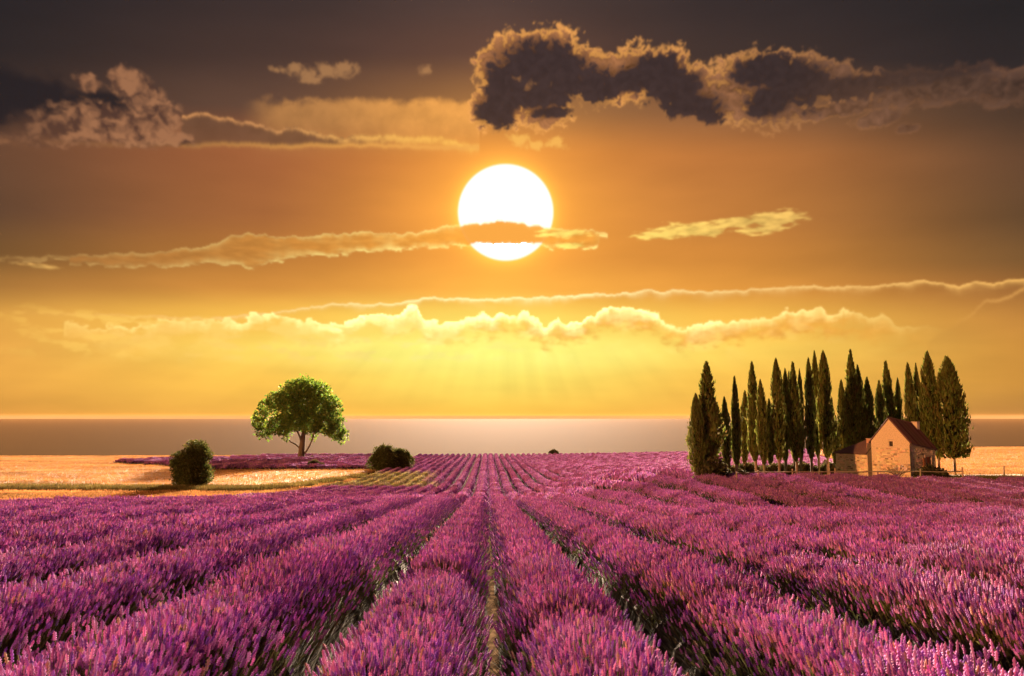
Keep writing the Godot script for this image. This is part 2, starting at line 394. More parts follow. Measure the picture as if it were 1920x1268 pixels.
				if yh > 0:
					var broken := sstep(4.0, -14.0, az)
					var th := yh - el + (0.22 + 0.3 * broken) * g1 + 0.35 * g2
					if th > -0.3:
						var edge2 := c3("ffcc60").lerp(Vector3(2.0, 1.75, 0.75), clampf(hot * 2.1, 0, 1))
						var fade := sstep(-36, -24, az) * sstep(32.5, 22, az)
						var wide := 0.20 + 0.6 * clampf(0.3 + 2.2 * g2 + 0.25 * broken, 0, 1)
						var gap := clampf(0.75 + 2.6 * nb.get_noise_2d(az * 0.9 + 140, el * 0.8), 0.75, 1)
						# body under the lit crest, then the bright mist below it
						var body := sstep(0.1, 0.6, th) * sstep(1.9, 1.0, th + 0.4 * g1)
						c = c.lerp(c3("eda23f").lerp(c3("ffb648"), hot) * (1 + 0.2 * g1), body * (1 - 0.8 * broken) * fade * clampf(0.5 + 1.8 * g2 + 0.35 * sstep(-6, 3, az), 0, 0.9))
						c = c.lerp(edge2, fade * gap * sstep(-0.10, 0.08, th) * exp(-maxf(th - 0.08, 0.0) / wide) * clampf(1.05 + 0.9 * g1, 0, 1))
				# torn scraps of lit cloud, thickest at the left
				if el < 7.6 and el > 3.4:
					var scrap := nb.get_noise_2d(az * 1.5 + 210, el * 4.5) + 0.35 * g1
					var here := sstep(3.4, 4.4, el) * sstep(7.4 - 0.03 * (az + 30.0), 6.2, el) * sstep(10.0, -8.0, az) * sstep(-36, -24, az)
					c = c.lerp(c3("ffc458").lerp(c3("ffef86"), clampf(hot * 1.8, 0, 1)), 0.85 * here * sstep(0.02, 0.4, scrap))
				# faint shafts of light fanning down from the sun
				if el < 5.6:
					var fan := atan2(az - 1.3, 16.5 - el)
					c *= 1.0 + 0.075 * nc.get_noise_2d(fan * 130.0, 9.0) * sstep(0.2, 2.0, el) * sstep(5.6, 4.4, el)
				var yc := corner[ii]
				if yc > 0:
					var dc := el - yc
					var sh := sstep(0.05, -0.1, dc) * sstep(-3.0, -0.6, dc)
					c = c.lerp(c3("b98140"), 0.12 * sh * clampf(0.8 + 1.5 * g2, 0, 1))
					c = c.lerp(c3("eeb05c"), 0.5 * exp(-pow((dc + 0.04) / 0.11, 2)) * sstep(31, 35, az))
				if el < 5.5: c *= 1.0 + 0.05 * nc.get_noise_2d(az * 2.0 + 70, el * 14.0)
			if r < 3.1:
				var slice_gain := sstep(0.12, 0.3, long_low[ii] - el) + 0.01 * sstep(0.25, 0.6, el - long_up[ii])  # nearly all the added radiance goes to the slice below the cloud strip
				c = c.lerp(c + Vector3(1.0, 0.72, 0.5) * DISC * slice_gain, 1 - sstep(2.6, 3.05, r))
			c /= EXPOSURE
			# the neighbourhood joins the rest of the sky without a seam
			var join := sstep(-44.0, -40.0, az) * sstep(45.9, 41.0, az) * sstep(33.0, 31.0, el)
			var i_px := i0 + ii
			if join < 1.0:
				var o := im.get_pixel(i_px, j)
				c = Vector3(o.r, o.g, o.b).lerp(c, join)
			im.set_pixel(i_px, j, Color(c.x, c.y, c.z))
	return ImageTexture.create_from_image(im)

func light_and_camera() -> void:
	var cam := Camera3D.new()
	cam.name = "camera"
	cam.fov = 47.25
	cam.near = 0.2
	cam.far = 90000
	add_child(cam)
	cam.position = Vector3(-0.08, 0, 0)
	cam.rotation_degrees = Vector3(5.75, -1.78, 0)
	cam.current = true

	var env := Environment.new()
	var sky := Sky.new()
	var pan := PanoramaSkyMaterial.new()
	pan.panorama = make_sky()
	sky.sky_material = pan
	env.background_mode = Environment.BG_SKY
	env.sky = sky
	env.sky_rotation = Vector3(0, PI, 0)
	env.ambient_light_source = Environment.AMBIENT_SOURCE_SKY
	env.tonemap_mode = Environment.TONE_MAPPER_LINEAR
	env.tonemap_exposure = EXPOSURE
	env.sdfgi_enabled = true
	env.ssao_enabled = true
	env.ssil_enabled = true
	env.fog_enabled = true
	env.fog_density = 0.00001
	env.fog_light_color = Color(1.0, 0.74, 0.45)
	var we := WorldEnvironment.new()
	we.name = "world_environment"
	we.environment = env
	add_child(we)

	var sun := DirectionalLight3D.new()
	sun.name = "sun_light"
	sun.light_energy = 0.52
	sun.light_color = Color(1.0, 0.70, 0.44)
	sun.light_angular_distance = 0.7
	sun.shadow_enabled = true
	add_child(sun)
	var az := deg_to_rad(SUN_AZ)
	var el := deg_to_rad(SUN_EL)
	var s := Vector3(sin(az) * cos(el), sin(el), -cos(az) * cos(el))
	sun.basis = Basis.looking_at(-s)

# ------------------------------------------------------------------ ground, sea
func noise_tex(freq: float, ramp: Array, normal := false, size := 512) -> NoiseTexture2D:
	var t := NoiseTexture2D.new()
	var f := FastNoiseLite.new()
	f.seed = 5
	f.frequency = freq
	f.fractal_octaves = 5
	t.noise = f
	t.width = size; t.height = size
	t.seamless = true
	if normal:
		t.as_normal_map = true
		t.bump_strength = 6.0
	else:
		var g := Gradient.new()
		g.offsets = PackedFloat32Array([0.2, 0.5, 0.8])
		var cs := PackedColorArray()
		for c in ramp: cs.append((c as Color).linear_to_srgb())
		g.colors = cs
		t.color_ramp = g
	return t

func sheet(xs: Array, ds: Array, up: float, keep: Callable, bumps := 0.0) -> ArrayMesh:
	var st := SurfaceTool.new()
	st.begin(Mesh.PRIMITIVE_TRIANGLES)
	var idx := {}
	var count := 0
	for j in ds.size():
		for i in xs.size():
			var x: float = xs[i]
			var d: float = ds[j]
			var b := bumps * (na.get_noise_2d(x * 1.3, d * 3.1) + na.get_noise_2d(x * 6.0, d * 8.0))
			st.add_vertex(spot(x, d, up + b))
	for j in ds.size() - 1:
		for i in xs.size() - 1:
			if not keep.call((xs[i] + xs[i + 1]) / 2, (ds[j] + ds[j + 1]) / 2): continue
			var a: int = j * xs.size() + i
			var b: int = a + xs.size()
			st.add_index(a); st.add_index(b); st.add_index(a + 1)
			st.add_index(a + 1); st.add_index(b); st.add_index(b + 1)
	st.generate_normals()
	return st.commit()

func span(a: float, b: float, step: float) -> Array:
	var out := []
	var n := int(ceil((b - a) / step))
	for i in n + 1: out.append(lerpf(a, b, float(i) / n))
	return out

func setting() -> void:
	M.soil = StandardMaterial3D.new()
	M.soil.albedo_texture = noise_tex(0.02, [lin(0.030, 0.020, 0.012), lin(0.055, 0.036, 0.022), lin(0.085, 0.058, 0.035)])
	M.soil.uv1_triplanar = true
	M.soil.uv1_world_triplanar = true
	M.soil.uv1_scale = Vector3.ONE * 0.35
	M.soil.roughness = 0.95
	M.soil.metallic_specular = 0.0
	var xs := span(-420, -60, 12) + span(-58, 62, 2) + span(70, 420, 10)
	var ds := span(-60, 0, 10) + span(1, 110, 1.5) + span(112, 250, 3) + span(256, 690, 12)
	var g := part("ground", sheet(xs, ds, 0.0, func(_x, _d): return true), M.soil, self)
	g.set_meta("kind", "structure")

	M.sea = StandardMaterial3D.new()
	M.sea.albedo_color = Color(0.215, 0.155, 0.08)  # golden haze and reflected sky glow put into the water's base colour
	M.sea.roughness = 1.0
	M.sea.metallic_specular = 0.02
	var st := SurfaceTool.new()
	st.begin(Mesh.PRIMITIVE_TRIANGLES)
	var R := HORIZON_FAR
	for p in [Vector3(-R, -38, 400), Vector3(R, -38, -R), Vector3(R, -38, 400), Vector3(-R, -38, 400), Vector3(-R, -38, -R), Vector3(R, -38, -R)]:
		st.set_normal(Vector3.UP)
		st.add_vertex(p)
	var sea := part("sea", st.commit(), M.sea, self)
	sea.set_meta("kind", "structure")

# ------------------------------------------------------------------ lavender
const HEAD := [[0.0, 0.3], [0.08, 0.95], [0.17, 0.35], [0.27, 1.1], [0.38, 0.4], [0.50, 1.1], [0.61, 0.4], [0.74, 0.95], [0.86, 0.45], [1.0, 0.1]]

func flower_color() -> Color:
	var k := rng.randf()
	var c := lin(0.295, 0.105, 0.265)
	if k < 0.28: c = lin(0.37, 0.15, 0.30)
	elif k < 0.55: c = lin(0.19, 0.066, 0.27)
	elif k < 0.59: c = lin(0.30, 0.17, 0.13)
	return vary(c, 0.42)

func mound_height(u: float) -> float:
	return 0.60 * maxf(0.0, 1 - pow(absf(u), 2.4))

# one metre of a lavender row: a leafy mound bristling with flower spikes, thickest on top
func row_piece(spikes: int, detail: int) -> ArrayMesh:
	var b := MB.new()
	# mound
	var nu := 14 if detail > 0 else 8
	var nz := 8 if detail > 0 else 3
	var green := lin(0.040, 0.040, 0.028)
	var grid := []
	for j in nz + 1:
		var row := []
		for i in nu + 1:
			var u := -1.0 + 2.0 * i / nu
			var z := -0.56 + 1.12 * j / nz
			var h := mound_height(u)
			var k := 0.0 if i == 0 or i == nu else rng.randf_range(-0.05, 0.05)
			row.append(Vector3(u * 0.68 + k * 0.6, h + k, z))
		grid.append(row)
	for j in nz:
		for i in nu:
			b.quad(grid[j + 1][i], grid[j][i], grid[j][i + 1], grid[j + 1][i + 1], vary(green, 0.3))
	# grey green leaves on the flanks
	for s in [60, 130, 300][detail]:
		var u := rng.randf_range(0.45, 1.0) * (1.0 if rng.randf() < 0.5 else -1.0)
		var p := Vector3(u * 0.66, mound_height(u) - 0.02, rng.randf_range(-0.5, 0.5))
		var dir := Vector3(u * 0.9 + rng.randfn(0, 0.2), 0.9, rng.randfn(0, 0.35)).normalized()
		var w := Vector3(rng.randf_range(-1, 1), 0, rng.randf_range(-1, 1)).normalized() * float([0.02, 0.011, 0.007][detail])
		b.tri(p - w, p + dir * rng.randf_range(0.12, 0.24), p + w, vary(lin(0.040, 0.038, 0.028), 0.4))
	for s in spikes:
		var u := rng.randf_range(-1, 1)
		if absf(u) > 0.45 and rng.randf() < 0.82 * sstep(0.4, 0.85, absf(u)): u *= 0.53
		var z := rng.randf_range(-0.5, 0.5)
		var p := Vector3(u * 0.58, mound_height(u * 0.86) - 0.04, z)
		var dir := Vector3(u * 0.48 + rng.randfn(0, 0.09), 1.0 - 0.2 * absf(u), rng.randfn(0, 0.10)).normalized()
		var stem := rng.randf_range(0.14, 0.30)
		if rng.randf() < 0.06: stem += 0.10
		var top := p + dir * stem
		dir = (dir + Vector3(rng.randfn(0, 0.12), 0.22, rng.randfn(0, 0.12))).normalized()
		var col := flower_color()
		var stalk := vary(lin(0.080, 0.082, 0.030), 0.3)
		if detail == 2:
			b.tube([p, top], [0.0045, 0.003], 3, stalk, false)
			# a small leaf on the stalk
			var q := p.lerp(top, rng.randf_range(0.1, 0.6))
			var side := Vector3(rng.randf_range(-1, 1), 0.8, rng.randf_range(-1, 1)).normalized()
			b.tri(q, q + side * 0.075 + Vector3(0.007, 0, 0.007), q + side * 0.075 - Vector3(0.007, 0, 0.007), stalk)
			var long := rng.randf_range(0.05, 0.092)
			var fat := rng.randf_range(0.0095, 0.0135)
			var ps := []
			var rs := []
			var off := rng.randi_range(0, 1)
			for k in HEAD.size():
				ps.append(top + dir * long * float(HEAD[k][0])); rs.append(fat * float(HEAD[k][1]) * rng.randf_range(0.85, 1.15))
			b.tube(ps, rs, 5, col)
		elif detail == 1:
			b.tri(p + Vector3(0.008, 0, 0.004), top, p - Vector3(0.008, 0, 0.004), stalk)
			var long := rng.randf_range(0.065, 0.11)
			var fat := rng.randf_range(0.011, 0.016)
			b.tube([top, top + dir * long * 0.3, top + dir * long * 0.6, top + dir * long], [fat * 0.5, fat, fat * 0.85, fat * 0.15], 4, col, false)
		else:
			var long := rng.randf_range(0.16, 0.26)
			var fat := rng.randf_range(0.03, 0.05)
			b.tube([top - dir * 0.05, top + dir * long * 0.4, top + dir * long], [fat * 0.7, fat, 0.004], 3, col, false)
	return b.mesh()

var pieces := {}

# where the alley to the left of row k runs: the rows draw closer together beyond the hollow
func alley(k: float, d: float) -> float:
	var near := 0.0
	var a := absf(k)
	if a <= 1.0: near = 1.68 * a
	else: near = 1.68 + 2.45 * (a - 1.0) + 0.04 * clampf(a - 3.0, 0.0, 8.0)
	near *= signf(k)
	return lerpf(near, ROW_STEP * k, sstep(42, 108, d))

func lavender_here(x: float, d: float) -> bool:
	if x < left_edge(d) or right_wheat(x, d): return false
	if x > 14.7 and x < 43.4 and d > 56.0 - 4.2 * sstep(21, 33, x) and d < 79: return false
	return not (x >= 40.6 and d > 57 and d < 79)

func put_piece(xf: Dictionary, cl: Dictionary, at: Vector3, ahead: Vector3, wide: float, tall: float, step: float, lod: int, tone: Color) -> void:
	var key := "%d%d" % [lod, rng.randi_range(0, 3)]
	if not xf.has(key): xf[key] = []; cl[key] = []
	var zax := (at - ahead).normalized()
	var xax := Vector3.UP.cross(zax).normalized()
	var bas := Basis(xax, zax.cross(xax), zax)
	if rng.randf() < 0.5: bas = bas.rotated(bas.y.normalized(), PI)
	var lump := 1.0 + 0.14 * na.get_noise_2d(at.x * 4.0, at.z * 2.5) + rng.randf_range(-0.06, 0.06)
	bas = bas.scaled_local(Vector3(wide * rng.randf_range(0.95, 1.05), tall * lump, step * 1.03))
	xf[key].append(Transform3D(bas, at + xax * rng.randf_range(-0.03, 0.03)))
	cl[key].append(tone)

func commit_bed(root: Node3D, xf: Dictionary, cl: Dictionary) -> void:
	for key in xf:
		if not pieces.has(key):
			var lod := int(key[0])
			pieces[key] = row_piece([200, 680, 1200][lod], lod)
		many("flower_spikes", pieces[key], M.lavender, xf[key], cl[key], root)

func tone_at(x: float, d: float) -> Color:
	var t := 1.0 + 0.16 * na.get_noise_2d(x * 0.8 + 400, d * 0.8)
	var tone := Color(t, t, t)
	# a patch by the left edge that is past flowering
	if x < -6.0 and d > 98 and d < 146 and x > -22:
		var f := sstep(-7.5, -10.0, x + (d - 120) * 0.06 + 1.5 * na.get_noise_2d(x, d)) * sstep(144, 134, d) * sstep(99, 104, d)
		tone = tone.lerp(Color(1.2 * t, 2.7 * t, 0.66 * t), f)
	return tone

const ORDINAL := ["first", "second", "third", "fourth", "fifth", "sixth", "seventh", "eighth", "ninth", "tenth", "eleventh", "twelfth", "thirteenth", "fourteenth", "fifteenth", "sixteenth", "seventeenth", "eighteenth", "nineteenth", "twentieth"]

func nth(i: int) -> String:     # from 1
	if i <= 20: return ORDINAL[i - 1]
	var tens: String = ["twenty", "thirty", "forty", "fifty", "sixty"][i / 10 - 2]
	if i % 10 == 0: return ["twentieth", "thirtieth", "fortieth", "fiftieth", "sixtieth"][i / 10 - 2]
	return tens + "-" + ORDINAL[i % 10 - 1]

func lavender() -> void:
	M.lavender = veg(0.75, 0.6)
	for k in range(-13, 64):
		var xf := {}
		var cl := {}
		var d := 2.0
		while d < 242.0:
			var a := alley(k, d)
			var b := alley(k + 1, d)
			var x := (a + b) / 2
			var wide := (b - a) / ROW_STEP * (1.08 if k == -1 or k == 0 else (0.80 if k > 0 and d < 60 else 0.90))
			var step := 1.0 if d < 56 else 1.35
			# only where the row can come into view, with room to step aside
			if absf(x) < 0.74 * d + 6.0 and lavender_here(x, d):
				var x2 := (alley(k, d + 0.5) + alley(k + 1, d + 0.5)) / 2
				var lod := 2 if d < 15 else (1 if d < 58 else 0)
				put_piece(xf, cl, spot(x, d, -0.01), spot(x2, d + 0.5, -0.01), wide, lerpf(1.0, wide, 0.45), step, lod, tone_at(x, d))
			d += step
		if xf.is_empty(): continue
		var label := "%s row of purple lavender %s the narrow alley below the sun" % [nth(-k if k < 0 else k + 1), "left of" if k < 0 else "right of"]
		commit_bed(thing("lavender_row", label, "lavender row", Vector3.ZERO, 0, "parallel lavender rows running to the crest"), xf, cl)
	# the rows that lie across the slope beyond the wheat
	var i := 0
	for dd in [158.0, 163.0, 168.5, 174.0, 180.0, 186.0, 193.0, 200.0, 208.0, 216.0, 224.0, 233.0]:
		var x0 := lerpf(-56.0, -92.0, sstep(155, 200, dd)) + 26.0 * sstep(200, 235, dd)
		i += 1
		var root := thing("lavender_row", "%s lavender row from the front in the small field under the lone oak" % nth(i), "lavender row", Vector3.ZERO, 0, "lavender rows lying across the slope under the oak")
		var xf := {}
		var cl := {}
		var x := x0
		while x < left_edge(dd) - 1.5:
			put_piece(xf, cl, spot(x, dd, -0.01), spot(x + 0.5, dd, -0.01), 2.6, 1.35, 1.35, 0, tone_at(x, dd))
			x += 1.35
		commit_bed(root, xf, cl)

# ------------------------------------------------------------------ wheat and grass
func stalk_patch(n: int, tall: float, wide: float, col: Color, ear: Color) -> ArrayMesh:
	var b := MB.new()
	for s in n:
		var p := Vector3(rng.randf_range(-1.05, 1.05), 0, rng.randf_range(-1.05, 1.05))
		var h := tall * rng.randf_range(0.75, 1.15)
		var lean := Vector3(rng.randfn(0.08, 0.14), 1, rng.randfn(0.05, 0.14)) * h
		var a := rng.randf_range(0, TAU)
		var w := Vector3(cos(a), 0, sin(a)) * wide
		b.tri(p - w, p + lean, p + w, vary(col, 0.3))
		var w2 := Vector3(cos(a + 1.3), 0, sin(a + 1.3)) * wide * 1.2
		b.tri(p + lean * 0.7 - w2, p + lean * 1.1, p + lean * 0.7 + w2, vary(ear, 0.25))
	return b.mesh()

func crop(called: String, label: String, category: String, inside: Callable, box: Array, mat: Material, base_mat: Material, protos: Array, base_up: float, step: float, streak: float) -> void:
	var root := thing(called, label, category, Vector3.ZERO)
	root.set_meta("kind", "stuff")
	var xs := span(box[0], box[1], 2.0)
	var ds := span(box[2], box[3], 2.0)
	part("stubble", sheet(xs, ds, base_up, inside, 0.04), base_mat, root).set_meta("kind", "stuff")
	var xf := [[], [], []]
	var cl := [[], [], []]
	var d: float = box[2]
	while d < box[3]:
		var x: float = box[0]
		while x < box[1]:
			if inside.call(x, d) and absf(x - 0.2) < 0.80 * d + 6:
				var k := rng.randi_range(0, 2)
				var bas := Basis(Vector3.UP, rng.randf_range(0, TAU)) * Basis.from_scale(Vector3.ONE * rng.randf_range(0.9, 1.15))
				xf[k].append(Transform3D(bas, spot(x + rng.randf_range(-0.3, 0.3), d + rng.randf_range(-0.3, 0.3), base_up - 0.12)))
				var t := 1.0 + streak * na.get_noise_2d(x * 0.10, d * 3.5 + x * 0.25) + 0.3 * na.get_noise_2d(x * 0.6, d * 0.9 + 70)
				cl[k].append(Color(t, t * (1 + 0.08 * na.get_noise_2d(x, d)), t))
			x += step
		d += step
	for k in 3:
		if xf[k].size(): many("stalks", protos[k], mat, xf[k], cl[k], root)

func strip_centre(x: float) -> float:
	return 104.0 + 2.0 * sin(x * 0.06) if x < -30 else 104.0 + pow((x + 30) / 10.0, 2.0) * 42.0

func in_strip(x: float, d: float) -> bool:
	var c := strip_centre(x)
	return x < left_edge(d) - 0.6 and absf(d - c) < (3.0 if x < -30 else 4.5) and d < 150

func crops() -> void:
	M.straw = veg(0.8, 0.6)
	M.wheat_base = StandardMaterial3D.new()
	M.wheat_base.albedo_texture = noise_tex(0.03, [lin(0.12, 0.06, 0.02), lin(0.19, 0.10, 0.035), lin(0.26, 0.145, 0.055)])
	M.wheat_base.uv1_triplanar = true
	M.wheat_base.uv1_world_triplanar = true
	M.wheat_base.uv1_scale = Vector3(0.08, 0.3, 0.3)
	M.wheat_base.roughness = 0.9
	M.grass_base = StandardMaterial3D.new()
	M.grass_base.albedo_texture = noise_tex(0.05, [lin(0.03, 0.035, 0.012), lin(0.05, 0.06, 0.02), lin(0.10, 0.09, 0.03)])
	M.grass_base.uv1_triplanar = true
	M.grass_base.uv1_world_triplanar = true
	M.grass_base.roughness = 0.95
	var wheat := []
	var grass := []
	var dark_grass := []
	for k in 3:
		wheat.append(stalk_patch(110, 0.42, 0.022, lin(0.30, 0.155, 0.052), lin(0.38, 0.205, 0.075)))
		grass.append(stalk_patch(110, 0.8, 0.03, lin(0.075, 0.07, 0.022), lin(0.15, 0.115, 0.036)))
		dark_grass.append(stalk_patch(100, 0.4, 0.02, lin(0.055, 0.06, 0.02), lin(0.10, 0.085, 0.03)))
	crop("wheat_field", "strip of golden stubble between the lavender rows and the grassy bank on the left", "wheat field",
		func(x, d): return x < left_edge(d) - 0.8 and d < strip_centre(x) - 2.5 and d < 150, [-110.0, -20.0, 36.0, 150.0], M.straw, M.wheat_base, wheat, 0.22, 1.6, 1.1)
	crop("wheat_field", "broad golden wheat field behind the grassy bank and the round bush", "wheat field",
		func(x, d): return x < left_edge(d) - 0.8 and d > strip_centre(x) + 2.5 and not in_oak_field(x, d), [-200.0, -20.0, 104.0, 246.0], M.straw, M.wheat_base, wheat, 0.30, 2.3, 0.6)
	crop("wheat_field", "bright golden wheat field behind the cypress grove and right of the stone house", "wheat field",
		func(x, d): return right_wheat(x, d) , [40.0, 210.0, 68.0, 246.0], M.straw, M.wheat_base, wheat, 0.30, 2.4, 0.3)
	crop("grass_bank", "thin bank of dark green grass dividing the two golden fields", "grass",
		in_strip, [-110.0, -20.0, 96.0, 150.0], M.straw, M.grass_base, grass, 0.14, 1.1, 0.6)
	crop("grove_grass", "dark rough grass under the cypresses and round the stone house", "grass",
		func(x, d): return x > 14 and x < 46 and d > 55 - 4.2 * sstep(21, 33, x) and d < 78 and not right_wheat(x, d) and absf(d - 63) < 15 + na.get_noise_2d(x * 3, d) * 3, [14.0, 47.0, 48.0, 78.0], M.straw, M.grass_base, dark_grass, 0.06, 1.2, 0.4)

func in_oak_field(x: float, d: float) -> bool:
	return d > 155 and d < 236 and x > lerpf(-57.0, -93.0, sstep(155, 200, d)) + 26.0 * sstep(200, 235, d)

# ------------------------------------------------------------------ trees
func leaf(b: MB, p: Vector3, out: Vector3, size: float, col: Color) -> void:
	var dir := (out + Vector3(rng.randfn(0, 0.5), rng.randfn(0.1, 0.5), rng.randfn(0, 0.5))).normalized()
	var side := dir.cross(Vector3(rng.randfn(0, 1), rng.randfn(0, 1), rng.randfn(0, 1))).normalized() * size * 0.36
	var m := p + dir * size * 0.5 + dir.cross(side).normalized() * size * 0.08
	b.tri(p, m - side, m + side, col)
	b.tri(m + side, m - side, p + dir * size, col)

# slim crown of upswept sprays on a ragged spindle
func cypress_crown(tall: float, radius: float, kind: int) -> ArrayMesh:
	var b := MB.new()
	var bottom := tall * 0.17
	var tips := [[0.0, 0.0, 1.0]]
	if kind == 1: tips = [[-0.35, 0.1, 0.86], [0.25, 0.0, 1.0]]
	if kind == 3: tips = [[0.0, 0.0, 1.0], [0.5, -0.2, 0.74], [-0.45, 0.3, 0.66]]
	for tip in tips:
		var h: float = (tall - bottom) * tip[2]
		var rr: float = radius * (1.0 if tips.size() == 1 else 0.72)
		var seed_ := rng.randf() * 100
		var bend := rng.randf_range(-0.2, 0.2) * radius
		var shape := func(t: float, ang: float) -> float:
			var r := 0.0
			if kind == 4: r = pow(sin(PI * pow(t * 0.97 + 0.03, 0.55)), 0.7)
			else: r = pow(clampf(t / 0.16, 0.0, 1.0), 0.55) * lerpf(0.78, 1.0, sstep(0.0, 0.35, t)) * pow(maxf(0.0, 1.0 - pow(t, 3.4)), 0.8)
			return rr * r * (1.0 + 0.68 * nb.get_noise_3d(cos(ang) * 3.2 + seed_, t * h * 1.5, sin(ang) * 3.2) + 0.25 * nb.get_noise_3d(cos(ang) * 9.0 + seed_, t * h * 5.0, sin(ang) * 9.0)) + 0.03
		var centre := func(t: float) -> Vector3:
			return Vector3(tip[0] * radius * sstep(0.0, 0.5, t) + bend * t * t, bottom + h * t, tip[1] * radius * sstep(0.0, 0.5, t))
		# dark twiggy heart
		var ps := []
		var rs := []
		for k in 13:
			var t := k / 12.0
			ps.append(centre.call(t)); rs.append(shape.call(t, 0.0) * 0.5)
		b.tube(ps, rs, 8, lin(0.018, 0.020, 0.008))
		var n := int(h * rr * 150)
		for s in n:
			var t := pow(rng.randf(), 0.88)
			var ang := rng.randf() * TAU
			var r: float = shape.call(t, ang) * (1.0 - 0.5 * pow(rng.randf(), 2.0)) * (1.0 if rng.randf() > 0.07 else 1.22)
			var o := Vector3(cos(ang), 0, sin(ang))
			var p: Vector3 = centre.call(t) + o * r
			var up := (Vector3.UP * 1.25 + o * 0.5 + Vector3(rng.randfn(0, 0.25), rng.randfn(0, 0.2), rng.randfn(0, 0.25))).normalized()
			var size := rng.randf_range(0.28, 0.66) * (0.75 if t > 0.9 else 1.0)
			var col := vary(lin(0.10, 0.105, 0.022), 0.55)
			if rng.randf() < 0.12: col = vary(lin(0.10, 0.075, 0.022), 0.3)
			var side := up.cross(o).normalized() * size * 0.24
			var deep := up.cross(side).normalized() * size * 0.22
			var q := p - up * size * 0.35
			b.tri(q - side, q + up * size, q + side, col)
			b.tri(q - deep, q + up * size * 0.95, q + deep, col)
	return b.mesh()

func trunk_mesh(tall: float, r0: float, r1: float, wobble: float) -> ArrayMesh:
	var b := MB.new()
	var ps := []
	var rs := []
	for k in 7:
		var t := k / 6.0
		ps.append(Vector3(wobble * sin(t * 3.0), tall * t - 0.15, wobble * 0.6 * sin(t * 4.4)))
		rs.append(lerpf(r0, r1, t) * (1.35 if k == 0 else 1.0))
	b.tube(ps, rs, 8, vary(lin(0.17, 0.12, 0.075), 0.2))
	return b.mesh()

